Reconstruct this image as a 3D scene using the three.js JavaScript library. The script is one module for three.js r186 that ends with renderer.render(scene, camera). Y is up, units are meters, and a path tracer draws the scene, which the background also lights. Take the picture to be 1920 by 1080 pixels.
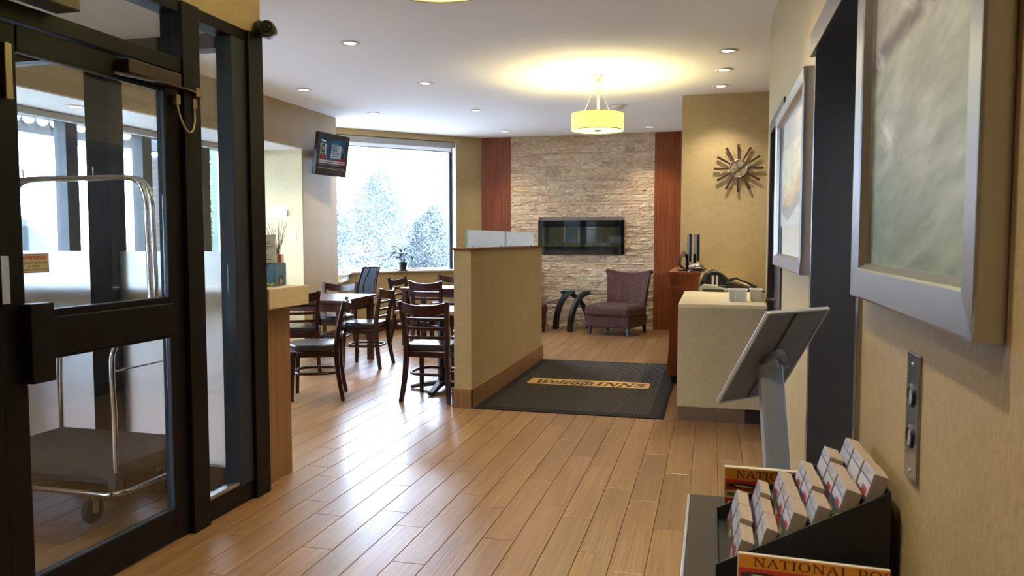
import * as THREE from 'three';
import { RoundedBoxGeometry } from 'three/addons/geometries/RoundedBoxGeometry.js';
import { mergeGeometries, toCreasedNormals } from 'three/addons/utils/BufferGeometryUtils.js';
import { RectAreaLightUniformsLib } from 'three/addons/lights/RectAreaLightUniformsLib.js';

// ------------------------------------------------------------------ camera, sky, exposure
const V3 = THREE.Vector3;
const scene = new THREE.Scene();
const renderer = new THREE.WebGLRenderer({ antialias: true });
renderer.toneMapping = THREE.LinearToneMapping;
renderer.toneMappingExposure = 1.0;
renderer.shadowMap.enabled = true;
RectAreaLightUniformsLib.init();
const EYE = 1.38, FOCAL = 1440;
const camera = new THREE.PerspectiveCamera(2 * Math.atan(540 / FOCAL) * 180 / Math.PI, 16 / 9, 0.05, 200);
camera.position.set(0, EYE, 0);
camera.rotation.order = 'YXZ';
camera.rotation.set(-3.576 * Math.PI / 180, 14.57 * Math.PI / 180, 0);
camera.focus = 6; camera.userData.fStop = 7;
scene.add(camera);

const SKY = 31, SPOT = 8, PENDANT = 8;        // overcast sky, one downlight, one pendant
{ // even overcast sky, a little brighter overhead
  const w = 64, h = 32, d = new Float32Array(w * h * 4);
  for (let j = 0; j < h; j++) for (let i = 0; i < w; i++) {
    const up = Math.max(0, (j + 0.5) / h * 2 - 1), b = 0.85 + 0.3 * up, k = (j * w + i) * 4;
    d[k] = b * 0.76; d[k + 1] = b * 0.95; d[k + 2] = b * 1.28; d[k + 3] = 1;
  }
  const t = new THREE.DataTexture(d, w, h, THREE.RGBAFormat, THREE.FloatType);
  t.mapping = THREE.EquirectangularReflectionMapping; t.magFilter = THREE.LinearFilter; t.needsUpdate = true;
  scene.background = t; scene.backgroundIntensity = SKY;
}

// ------------------------------------------------------------------ helpers
let seed = 7;
const rnd = () => { seed = (seed * 1664525 + 1013904223) >>> 0; return seed / 4294967296; };
const rr = (a, b) => a + (b - a) * rnd();
const used = {};
const numbered = n => { const k = used[n] = (used[n] ?? -1) + 1; return k ? `${n}_${String(k).padStart(3, '0')}` : n; };
const lin = hex => new THREE.Color(hex);
function mat(o) { const { hex, ...r } = o; const m = (r.transmission || r.specularIntensity !== undefined || r.clearcoat || r.sheen || r.anisotropy) ? new THREE.MeshPhysicalMaterial(r) : new THREE.MeshStandardMaterial(r); if (hex !== undefined) m.color = lin(hex); return m; }

function metre(g, s = 1, ou = 0, ov = 0) { // uv in metres by the dominant normal
  const p = g.attributes.position, n = g.attributes.normal, uv = new Float32Array(p.count * 2);
  for (let i = 0; i < p.count; i++) {
    const ax = Math.abs(n.getX(i)), ay = Math.abs(n.getY(i)), az = Math.abs(n.getZ(i));
    let u, v;
    if (ay >= ax && ay >= az) { u = p.getX(i); v = p.getZ(i); } else if (ax >= az) { u = p.getZ(i); v = p.getY(i); } else { u = p.getX(i); v = p.getY(i); }
    uv[2 * i] = u * s + ou; uv[2 * i + 1] = v * s + ov;
  }
  g.setAttribute('uv', new THREE.BufferAttribute(uv, 2));
  return g;
}
function bx(x0, x1, y0, y1, z0, z1, r = 0) { // box by its bounds
  const w = Math.abs(x1 - x0), h = Math.abs(y1 - y0), d = Math.abs(z1 - z0);
  const g = r > 0 ? new RoundedBoxGeometry(w, h, d, 2, Math.min(r, w / 2.1, h / 2.1, d / 2.1)) : new THREE.BoxGeometry(w, h, d);
  g.translate((x0 + x1) / 2, (y0 + y1) / 2, (z0 + z1) / 2);
  return metre(g);
}
const cb = (w, h, d, x = 0, y = 0, z = 0, r = 0) => bx(x - w / 2, x + w / 2, y - h / 2, y + h / 2, z - d / 2, z + d / 2, r);
function cyl(r0, r1, h, x = 0, y = 0, z = 0, n = 24) { const g = new THREE.CylinderGeometry(r1, r0, h, n); g.translate(x, y + h / 2, z); return g; }
function rod(a, b, r, n = 10) {
  const A = new V3(...a), B = new V3(...b), d = B.clone().sub(A), g = new THREE.CylinderGeometry(r, r, d.length(), n);
  g.applyQuaternion(new THREE.Quaternion().setFromUnitVectors(new V3(0, 1, 0), d.normalize())); g.translate(...A.add(B).multiplyScalar(0.5).toArray());
  return g;
}
function tube(pts, r, n = 40, m = 10, closed = false, tension = 0.5) { return new THREE.TubeGeometry(new THREE.CatmullRomCurve3(pts.map(p => new V3(...p)), closed, 'catmullrom', tension), n, r, m, closed); }
const lathe = (pts, n = 32) => new THREE.LatheGeometry(pts.map(p => new THREE.Vector2(...p)), n);
function sph(r, x, y, z, sx = 1, sy = 1, sz = 1, n = 16) { const g = new THREE.SphereGeometry(r, n, Math.ceil(n * 0.7)); g.scale(sx, sy, sz); g.translate(x, y, z); return g; }
// a rectangular, chamfered bar swept along a path; side = its width direction
function sweep(path, side, w, t, ch = 0.25) {
  const P = path.map(p => new V3(...p)), S = new V3(...side).normalize(), W = typeof w === 'function' ? w : () => w, T = typeof t === 'function' ? t : () => t;
  const pos = [], idx = [], uv = []; let len = 0;
  for (let i = 0; i < P.length; i++) {
    const a = P[Math.max(0, i - 1)], b = P[Math.min(P.length - 1, i + 1)], tan = b.clone().sub(a).normalize(), nn = new V3().crossVectors(tan, S).normalize(), s2 = new V3().crossVectors(nn, tan).normalize();
    const k = i / (P.length - 1), hw = W(k) / 2, ht = T(k) / 2, c = Math.min(hw, ht) * ch;
    if (i) len += P[i].distanceTo(P[i - 1]);
    for (const [u, v] of [[hw - c, ht], [hw, ht - c], [hw, -ht + c], [hw - c, -ht], [-hw + c, -ht], [-hw, -ht + c], [-hw, ht - c], [-hw + c, ht]]) {
      const q = P[i].clone().addScaledVector(s2, u).addScaledVector(nn, v); pos.push(q.x, q.y, q.z); uv.push(u + v, len);
    }
  }
  const n = P.length;
  for (let i = 0; i < n - 1; i++) for (let j = 0; j < 8; j++) { const a = i * 8 + j, b = i * 8 + (j + 1) % 8, c = a + 8, d = b + 8; idx.push(a, b, c, b, d, c); }
  for (let j = 1; j < 7; j++) { idx.push(0, j + 1, j); const o = (n - 1) * 8; idx.push(o, o + j, o + j + 1); }
  let g = new THREE.BufferGeometry(); g.setAttribute('position', new THREE.Float32BufferAttribute(pos, 3)); g.setAttribute('uv', new THREE.Float32BufferAttribute(uv, 2)); g.setIndex(idx);
  // make faces look outward
  g = g.toNonIndexed(); g.computeVertexNormals();
  const p = g.attributes.position, nr = g.attributes.normal; let s = 0; const mid = P[n >> 1];
  for (let i = 0; i < p.count; i += 3) { const v = new V3(p.getX(i), p.getY(i), p.getZ(i)); let best = mid, bd = 1e9; for (const q of P) { const d = q.distanceToSquared(v); if (d < bd) { bd = d; best = q; } } s += Math.sign(v.sub(best).dot(new V3(nr.getX(i), nr.getY(i), nr.getZ(i)))); }
  if (s < 0) for (const at of ['position', 'uv']) { const A = g.attributes[at], k = A.itemSize; for (let i = 0; i < A.count; i += 3) for (let c = 0; c < k; c++) { const x = A.array[(i + 1) * k + c]; A.array[(i + 1) * k + c] = A.array[(i + 2) * k + c]; A.array[(i + 2) * k + c] = x; } }
  return toCreasedNormals(g, 0.7);
}
function prism(outline, depth, bevel = 0) { // outline in xy, extruded along z, centred on z
  const s = new THREE.Shape(outline.map(p => new THREE.Vector2(...p)));
  const g = new THREE.ExtrudeGeometry(s, { depth: Math.max(0.0005, depth - 2 * bevel), bevelEnabled: bevel > 0, bevelSize: bevel, bevelThickness: bevel, bevelOffset: -bevel, bevelSegments: 2, curveSegments: 12 });
  g.translate(0, 0, -(depth - 2 * bevel) / 2); return metre(g);
}
function merge(gs) {
  gs = (Array.isArray(gs) ? gs : [gs]).map(g => g.index ? g.toNonIndexed() : g);
  if (gs.length === 1) return gs[0];
  for (const g of gs) { for (const k of Object.keys(g.attributes)) if (!['position', 'normal', 'uv'].includes(k)) g.deleteAttribute(k); if (!g.attributes.uv) metre(g); }
  return mergeGeometries(gs);
}
function obj(name, gs, m, parent) {
  const o = new THREE.Mesh(merge(gs), m); o.name = parent ? name : numbered(name); o.castShadow = o.receiveShadow = true;
  if (parent) o.name = partName(parent, name);
  (parent ?? scene).add(o); return o;
}
function partName(parent, name) { const c = parent.userData.__n ??= {}; const k = c[name] = (c[name] ?? -1) + 1; return k ? `${name}_${String(k).padStart(3, '0')}` : name; }
function piece(name, geo, m, parent) { const o = new THREE.Mesh(geo, m); o.name = partName(parent, name); o.castShadow = o.receiveShadow = true; parent.add(o); return o; }
function tag(o, label, category, group) { o.userData.label = label; o.userData.category = category; if (group) o.userData.group = group; return o; }
function thing(name, label, category, [x, y, z] = [0, 0, 0], turn = 0, group) {
  const o = new THREE.Group(); o.name = numbered(name); o.position.set(x, y, z); o.rotation.y = turn; scene.add(o); return tag(o, label, category, group);
}
function struct(name, gs, m, label) { const o = gs ? obj(name, gs, m) : new THREE.Group(); if (!gs) { o.name = numbered(name); scene.add(o); } o.userData.kind = 'structure'; if (label) o.userData.label = label; return o; }
function dup(root, [x, y, z], turn, label, group) {
  const r = root.clone(); r.name = numbered(root.name.replace(/_\d{3}$/, '')); r.position.set(x, y, z); r.rotation.set(0, turn, 0); r.userData = { ...root.userData }; delete r.userData.__n;
  r.userData.label = label; if (group) r.userData.group = group; scene.add(r); return r;
}

// ------------------------------------------------------------------ computed textures
function lattice(n, s) { let k = s; const a = new Float32Array(n * n); for (let i = 0; i < n * n; i++) { k = (k * 1664525 + 1013904223) >>> 0; a[i] = k / 4294967296; } return a; }
const LAT = lattice(256, 99);
function vnoise(x, y, px = 256, py = 256) { // periodic value noise
  const xi = Math.floor(x), yi = Math.floor(y), fx = x - xi, fy = y - yi, u = fx * fx * (3 - 2 * fx), v = fy * fy * (3 - 2 * fy);
  const m = (a, b) => ((a % b) + b) % b, x0 = m(xi, px), x1 = m(xi + 1, px), y0 = m(yi, py), y1 = m(yi + 1, py);
  const g = (a, b) => LAT[(b & 255) * 256 + (a & 255)];
  return (g(x0, y0) * (1 - u) + g(x1, y0) * u) * (1 - v) + (g(x0, y1) * (1 - u) + g(x1, y1) * u) * v;
}
function texture(w, h, fn, srgb, ru, rv) {
  const d = new Uint8Array(w * h * 4);
  for (let j = 0; j < h; j++) for (let i = 0; i < w; i++) { const c = fn(i / w, j / h), k = (j * w + i) * 4; for (let q = 0; q < 3; q++) d[k + q] = Math.max(0, Math.min(255, (c.length ? c[q] : c) * 255)); d[k + 3] = 255; }
  const t = new THREE.DataTexture(d, w, h); t.wrapS = t.wrapT = THREE.RepeatWrapping; t.magFilter = THREE.LinearFilter; t.minFilter = THREE.LinearMipmapLinearFilter; t.generateMipmaps = true;
  if (srgb) t.colorSpace = THREE.SRGBColorSpace; t.repeat.set(1 / ru, 1 / rv); t.needsUpdate = true; return t;
}
const mixc = (a, b, t) => a.map((x, i) => x + (b[i] - x) * t);
function woodFn(a, b, c, rings, ku = 1) { // grain along v
  return (u, v) => {
    const warp = vnoise(u * 4, v * 3, 4, 3) * 1.4, g1 = vnoise(u * rings + warp * 2, v * 4, rings, 4), g2 = vnoise(u * 128, v * 6, 128, 6), g3 = vnoise(u * 250, v * 24, 250, 24);
    const arch = 0.5 + 0.5 * Math.sin((u * 3 + vnoise(u * 3, v * 2, 3, 2) * 2.2) * Math.PI * 2 * 4);
    let t = 0.4 * g1 + 0.3 * g2 + 0.15 * arch + 0.15 * g3; t = Math.min(1, Math.max(0, (t - 0.25) * 1.9));
    const pore = g2 > 0.78 && g3 > 0.45 ? 0.35 : 0;
    return mixc(mixc(a, b, t), c, pore);
  };
}
const oakMap = texture(512, 1024, woodFn([0.78, 0.62, 0.44], [0.64, 0.48, 0.31], [0.44, 0.31, 0.19], 24), true, 0.61, 1.83);
const oakBump = texture(512, 1024, (u, v) => { const a = vnoise(u * 120, v * 10, 120, 10), b = vnoise(u * 24, v * 5, 24, 5), c = vnoise(u * 8, v * 6, 8, 6); return 0.45 * a + 0.3 * b + 0.25 * c; }, false, 0.61, 1.83);
const veneerMap = texture(512, 1024, woodFn([0.55, 0.31, 0.17], [0.42, 0.21, 0.11], [0.28, 0.13, 0.06], 40), true, 0.6, 2.4);
const mapleMap = texture(512, 1024, woodFn([0.60, 0.47, 0.33], [0.52, 0.39, 0.26], [0.44, 0.315, 0.20], 40), true, 0.6, 2.4);
const darkMap = texture(256, 512, woodFn([0.30, 0.13, 0.08], [0.19, 0.075, 0.045], [0.10, 0.04, 0.03], 24), true, 0.3, 0.9);
const paperTex = texture(256, 256, (u, v) => { const a = vnoise(u * 128, v * 20, 128, 20), b = vnoise(u * 40, v * 128, 40, 128), c = vnoise(u * 5, v * 5, 5, 5); const k = 0.86 + 0.10 * a + 0.06 * b + 0.04 * c; return [k, k, k]; }, true, 0.35, 0.35);
const paperBump = texture(256, 256, (u, v) => 0.6 * vnoise(u * 128, v * 20, 128, 20) + 0.4 * vnoise(u * 40, v * 128, 40, 128), false, 0.35, 0.35);
const roughTex = texture(256, 256, (u, v) => 0.5 * vnoise(u * 16, v * 16, 16, 16) + 0.3 * vnoise(u * 48, v * 48, 48, 48) + 0.2 * vnoise(u * 128, v * 128, 128, 128), false, 0.25, 0.25);
const stoneTex = texture(256, 256, (u, v) => { const a = vnoise(u * 12, v * 24, 12, 24), b = vnoise(u * 60, v * 60, 60, 60); const k = 0.72 + 0.25 * a + 0.12 * b; return [k, k * (0.98 - 0.03 * a), k * (0.95 - 0.05 * b)]; }, true, 0.5, 0.25);
const brushTex = texture(256, 256, (u, v) => 0.42 + 0.16 * vnoise(u * 4, v * 200, 4, 200), false, 0.6, 0.3);
function canvasTex(w, h, draw) { const c = document.createElement('canvas'); c.width = w; c.height = h; draw(c.getContext('2d'), w, h); const t = new THREE.CanvasTexture(c); t.colorSpace = THREE.SRGBColorSpace; return t; }

// ------------------------------------------------------------------ materials
const M = {
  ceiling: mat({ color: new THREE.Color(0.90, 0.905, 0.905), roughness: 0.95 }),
  white: mat({ color: new THREE.Color(0.78, 0.77, 0.74), roughness: 0.6 }),
  paper: mat({ color: new THREE.Color(0.43, 0.315, 0.148), map: paperTex, bumpMap: paperBump, bumpScale: 0.0006, roughness: 0.55 }),
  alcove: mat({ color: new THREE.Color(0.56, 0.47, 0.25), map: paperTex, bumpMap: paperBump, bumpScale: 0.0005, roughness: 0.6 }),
  grout: mat({ color: new THREE.Color(0.10, 0.065, 0.035), roughness: 0.9 }),
  frame: mat({ color: new THREE.Color(0.006, 0.0048, 0.0042), roughness: 0.45, specularIntensity: 0.3 }),
  frameGrey: mat({ color: new THREE.Color(0.020, 0.024, 0.029), roughness: 0.45, specularIntensity: 0.45 }),
  glass: mat({ color: new THREE.Color(0.97, 0.985, 0.98), roughness: 0, transmission: 1, thickness: 0, ior: 1.5 }),
  frost: mat({ color: new THREE.Color(0.93, 0.96, 1.0), roughness: 0.72, transmission: 1, thickness: 0.006, ior: 1.25 }),
  frostDense: mat({ color: new THREE.Color(0.13, 0.15, 0.175), roughness: 1, transmission: 1, thickness: 0, ior: 1.2 }),
  veneer: mat({ map: veneerMap, color: new THREE.Color(0.85, 0.72, 0.52), roughness: 0.42, specularIntensity: 0.6 }),
  maple: mat({ map: mapleMap, color: new THREE.Color(0.80, 0.70, 0.55), roughness: 0.45 }),
  dark: mat({ map: darkMap, roughness: 0.28 }),
  darkChair: mat({ map: darkMap, color: new THREE.Color(0.42, 0.36, 0.36), roughness: 0.26 }),
  vinyl: mat({ color: new THREE.Color(0.018, 0.017, 0.019), roughness: 0.24, bumpMap: roughTex, bumpScale: 0.0004 }),
  iron: mat({ color: new THREE.Color(0.012, 0.012, 0.014), roughness: 0.5 }),
  chrome: mat({ color: new THREE.Color(0.72, 0.73, 0.75), roughness: 0.12, metalness: 1 }),
  steel: mat({ color: new THREE.Color(0.40, 0.41, 0.43), roughness: 0.25, metalness: 1 }),
  silver: mat({ color: new THREE.Color(0.50, 0.505, 0.52), roughness: 0.3, metalness: 1 }),
  greyPlastic: mat({ color: new THREE.Color(0.30, 0.285, 0.27), roughness: 0.5 }),
  polePaint: mat({ color: new THREE.Color(0.33, 0.37, 0.42), roughness: 0.35, metalness: 0.5 }),
  black: mat({ color: new THREE.Color(0.012, 0.012, 0.013), roughness: 0.35 }),
  blackMatte: mat({ color: new THREE.Color(0.014, 0.014, 0.015), roughness: 0.8 }),
  blackGlass: mat({ color: new THREE.Color(0.004, 0.006, 0.006), roughness: 0.04 }),
  whitePlastic: mat({ color: new THREE.Color(0.80, 0.80, 0.78), roughness: 0.4 }),
  rubber: mat({ color: new THREE.Color(0.02, 0.02, 0.021), roughness: 0.7 }),
  brass: mat({ color: new THREE.Color(0.36, 0.28, 0.15), roughness: 0.4, metalness: 0.9 }),
  asphalt: mat({ color: new THREE.Color(0.42, 0.42, 0.43), roughness: 0.95 }),
};

// ================================================================== THE SETTING
// ---------- floor: wood-look planks, 152 x 914 mm, laid away from the camera in offset strips
const floor = struct('floor', [bx(-6.05, 3.7, -0.12, -0.006, -12.3, 2.7)], M.grout);
{
  const tints = [[1, 0.95, 0.86], [0.92, 0.87, 0.79], [1.06, 1.0, 0.9], [0.84, 0.80, 0.73], [0.96, 0.91, 0.83], [1.0, 0.93, 0.82]].map(c => mat({ map: oakMap, bumpMap: oakBump, bumpScale: 0.0007, roughness: 0.32, specularIntensity: 1, ior: 1.72, color: new THREE.Color(...c).multiply(new THREE.Color(0.49, 0.475, 0.42)) }));
  const W = 0.152, L = 0.914, gap = 0.0032;
  const geos = []; for (let k = 0; k < 8; k++) { // unit-length planks, each cut from another part of the board
    const c = 0.0012, w = W / 2 - gap / 2, l = L / 2 - gap / 2, pos = [], uv = [], idx = [], ou = rr(0, 1), ov = rr(0, 3);
    for (const [dy, inset] of [[-0.006, 0], [-0.0012, 0], [0, c]]) for (const [x, z] of [[-w + inset, -l + inset], [w - inset, -l + inset], [w - inset, l - inset], [-w + inset, l - inset]]) { pos.push(x, dy, z); uv.push(ou + x, ov + z); }
    for (let r = 0; r < 2; r++) for (let q = 0; q < 4; q++) { const a = r * 4 + q, b = r * 4 + (q + 1) % 4; idx.push(a, a + 4, b, b, a + 4, b + 4); }
    idx.push(8, 11, 10, 8, 10, 9);
    let g = new THREE.BufferGeometry(); g.setAttribute('position', new THREE.Float32BufferAttribute(pos, 3)); g.setAttribute('uv', new THREE.Float32BufferAttribute(uv, 2)); g.setIndex(idx); g = g.toNonIndexed(); g.computeVertexNormals(); geos.push(g);
  }
  const list = [];
  camera.updateMatrixWorld(true); camera.updateProjectionMatrix();
  const inv = camera.matrixWorldInverse.copy(camera.matrixWorld).invert();
  const hits = (x, z) => { const v = new V3(x, 0, z).applyMatrix4(inv); if (v.z > -0.5) return null; return [FOCAL * v.x / -v.z, FOCAL * v.y / -v.z]; };
  for (let s = -38; s <= 26; s++) {
    const x = -0.4016 + W * (s + 0.5); if (x < -5.85 || x > 3.5) continue;
    const off = (((s % 3) + 3) % 3) * L / 3 + (((s * 7) % 5 + 5) % 5) * 0.045;
    for (let k = -15; k < 4; k++) {
      let z0 = -3.13 + off + k * L - 6 * L * 0 - 0, z1 = z0 + L; z0 = Math.max(z0, -12.02); z1 = Math.min(z1, 2.6); if (z1 - z0 < 0.04) continue;
      const zc = (z0 + z1) / 2; let area = 0; const a = hits(x, zc);
      if (a && Math.abs(a[0]) < 1000 && a[1] > -580) { const q = [hits(x - W / 2, z0), hits(x + W / 2, z0), hits(x + W / 2, z1), hits(x - W / 2, z1)]; if (q.every(Boolean)) { for (let i = 0; i < 4; i++) { const b = q[i], c = q[(i + 1) % 4]; area += b[0] * c[1] - b[1] * c[0]; } area = Math.abs(area) / 2; } }
      // strips behind counters, walls and in the closed rooms show nothing
      if (x > 0.36 || (x > -0.2 && zc < -6.2) || x < -4.4 && zc > -3.6 || (x > -0.06 && zc > -2.3)) area = 0;
      list.push([area, x, zc, (z1 - z0) / L]);
    }
  }
  list.sort((a, b) => b[0] - a[0]);
  const rest = [];
  list.forEach(([, x, z, k], i) => {
    const g = geos[Math.floor(rnd() * 8)], m = tints[Math.floor(rnd() * tints.length)];
    if (i < 300) { const p = piece('plank', g, m, floor); p.position.set(x, 0, z); p.scale.z = k; if (rnd() < 0.5) p.rotation.y = Math.PI; } else { const c = g.clone(); c.scale(1, 1, k); c.translate(x, 0, z); rest.push([c, m]); }
  });
  const far = piece('far_planks', mergeGeometries(rest.map(r => r[0])), tints[0], floor); far.userData.kind = 'stuff';
}

// ---------- ceiling and walls
const CEIL = 3.02;
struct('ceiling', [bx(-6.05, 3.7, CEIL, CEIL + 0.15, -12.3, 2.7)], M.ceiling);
// right wall, with the lift opening and a doorway
const RX = 0.41, LZ0 = -3.41, LZ1 = -2.35, LH = 2.14, DZ0 = -5.97, DZ1 = -4.9, DH = 2.2;
struct('wall_right', [bx(RX, RX + 0.25, 0, CEIL, -6.3, DZ0), bx(RX, RX + 0.25, DH, CEIL, DZ0, DZ1), bx(RX, RX + 0.25, 0, CEIL, DZ1, LZ0), bx(RX, RX + 0.25, LH, CEIL, LZ0, LZ1), bx(RX, RX + 0.25, 0, CEIL, LZ1, 2.6)], M.paper);
struct('wall_reception', [bx(RX + 0.25, 3.6, 0, CEIL, -6.3, -6.15)], M.paper);
struct('wall_far_right', [bx(3.55, 3.7, 0, CEIL, -9.05, -6.15)], M.paper);
struct('wall_clock', [bx(-0.35, 3.7, 0, CEIL, -9.2, -9.05), bx(-0.35, -0.2, 0, CEIL, -12.02, -9.2)], M.paper);
struct('wall_front', [bx(-6.05, 0.66, 0, CEIL, 2.6, 2.75)], M.paper);
struct('wall_shaft', [bx(0.66, 1.9, 0, CEIL, -4.2, -4.1), bx(0.66, 1.9, 0, CEIL, -1.7, -1.6), bx(1.9, 2.0, 0, CEIL, -4.2, -1.6), bx(0.66, 1.5, 0, CEIL, -6.15, -6.1), bx(0.66, 1.5, 0, CEIL, -4.7, -4.6), bx(1.5, 1.6, 0, CEIL, -6.15, -4.6)], M.paper);
// television column and deep soffit over the window alcove
struct('wall_left', [bx(-6.05, -4.93, 0, CEIL, -9.53, -8.64)], M.paper);
struct('wall_soffit', [bx(-5.9, -4.93, 2.512, CEIL, -8.64, -3.58)], M.paper);
struct('trim_1', [bx(-5.9, -4.93, 2.5, 2.512, -8.64, -3.58)], M.white);
struct('wall_alcove', [bx(-5.9, -4.932, 0, 2.5, -8.64, -8.625)], M.alcove);
// outer wall of the alcove: sill wall, head, end piers
struct('wall_outer', [bx(-6.05, -5.85, 0, 0.12, -8.64, -3.58), bx(-6.05, -5.85, 2.5, CEIL, -8.64, -3.58), bx(-6.05, -5.85, 0.12, 2.5, -8.64, -8.5), bx(-6.05, -5.85, 0.12, 2.5, -3.95, -3.58), bx(-6.05, -4.35, 0, CEIL, -3.66, -3.58)], M.alcove);
struct('sill_1', [bx(-5.87, -5.8, 0.9, 0.925, -8.62, -3.66, 0.006)], M.white);
function glazing(name, frames, panes, fm, label) { const w = struct(name, null, null, label); for (const [n, g] of frames) obj(n, [g], fm, w); for (const [n, g, m] of panes) obj(n, [g], m, w); return w; }
{ // four windows of the alcove
  const zs = [-8.5, -8.03, -7.04, -6.04, -5.0, -3.95];
  for (let i = 0; i < 5; i++) {
    const a = zs[i] + (i ? 0.07 : 0), b = zs[i + 1] - (i < 4 ? 0.07 : 0);
    const w = struct(`window_${i + 1}`, null);
    obj('pane', [bx(-5.953, -5.947, 0.96, 2.487, a, b)], M.glass, w);
    obj('rail', [bx(-5.99, -5.91, 0.86, 0.965, a, b)], M.frameGrey, w); obj('frosted_pane', [bx(-5.953, -5.947, 0.12, 0.86, a, b)], M.frostDense, w); obj('rail', [bx(-5.99, -5.91, 2.486, 2.5, a, b)], M.frameGrey, w);
    if (i) obj('mullion', [bx(-6.0, -5.86, 0.12, 2.5, zs[i] - 0.07, zs[i] + 0.07, 0.006)], M.frameGrey, w);
  }
  const s = thing('roller_shade', 'long rolled grey window shade under the white soffit of the left alcove', 'blind', [-5.61, 2.468, -6.1]);
  const shade = mat({ color: new THREE.Color(0.42, 0.44, 0.45), roughness: 0.8 });
  obj('cassette', [cb(0.07, 0.064, 4.9, 0, 0, 0, 0.016)], shade, s);
  for (const z of [-1.6, 0.02, 1.6]) obj('bracket', [cb(0.076, 0.068, 0.012, 0, 0, z, 0.003)], M.greyPlastic, s);
}
// window wall at 45 degrees: local x runs along the wall from the right corner towards the left, local z out of doors
const dia = new THREE.Matrix4().makeBasis(new V3(-Math.SQRT1_2, 0, Math.SQRT1_2), new V3(0, 1, 0), new V3(-Math.SQRT1_2, 0, -Math.SQRT1_2)).setPosition(-3.62, 0, -12.02);
const onDia = g => g.applyMatrix4(dia);
struct('wall_window', [onDia(bx(-0.35, 0.47, 0, CEIL, 0, 0.22)), onDia(bx(0.47, 3.3, 0, 0.9, 0, 0.22)), onDia(bx(0.47, 3.3, 2.93, CEIL, 0, 0.22)), onDia(bx(3.3, 3.8, 0, CEIL, 0, 0.22))], M.paper);
{
  const w = struct('window_6', null);
  obj('jamb', [onDia(bx(0.47, 0.482, 0.91, 2.93, 0.005, 0.2))], M.white, w);
  obj('frame_post', [onDia(bx(0.482, 0.53, 0.91, 2.93, 0.13, 0.18, 0.004))], M.frameGrey, w);
  obj('frame_rail', [onDia(bx(0.53, 3.3, 0.91, 0.94, 0.13, 0.18, 0.004))], M.white, w); obj('frame_rail', [onDia(bx(0.53, 3.3, 2.88, 2.93, 0.13, 0.18))], M.frameGrey, w);
  obj('pane', [onDia(bx(0.53, 3.3, 0.94, 2.88, 0.152, 0.158))], M.glass, w);
  struct('sill_2', [onDia(bx(0.4, 3.3, 0.885, 0.91, -0.03, 0.2, 0.006))], M.white);
  const s = thing('roller_shade', 'rolled white shade in its grey cassette above the large angled window', 'blind');
  obj('cassette', [onDia(bx(0.49, 3.2, 2.835, 2.925, 0.01, 0.09, 0.02))], mat({ color: new THREE.Color(0.36, 0.35, 0.34), roughness: 0.7 }), s);
  obj('fabric', [onDia(bx(0.53, 3.15, 2.78, 2.845, 0.055, 0.058))], mat({ color: new THREE.Color(0.8, 0.8, 0.8), roughness: 0.95, transmission: 0.35, thickness: 0 }), s);
  obj('bottom_bar', [onDia(bx(0.53, 3.15, 2.765, 2.782, 0.05, 0.064, 0.004))], M.greyPlastic, s);
}
// low side ledge of the bay, left of the angled window, with its black latch
{
  const l = thing('window_ledge', 'short white ledge jutting from the window sill beside the television column', 'ledge', [-5.16, 0.86, -10.12], 0.3);
  obj('board', [cb(0.16, 0.03, 0.7, 0, 0.03, 0, 0.008)], M.white, l); obj('apron', [cb(0.13, 0.09, 0.66, -0.02, -0.03, 0)], M.white, l);
  obj('latch', [tube([[0.02, 0.05, -0.1], [0.04, 0.07, -0.02], [0.02, 0.06, 0.07]], 0.012, 16, 8)], M.black, l);
}

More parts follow.
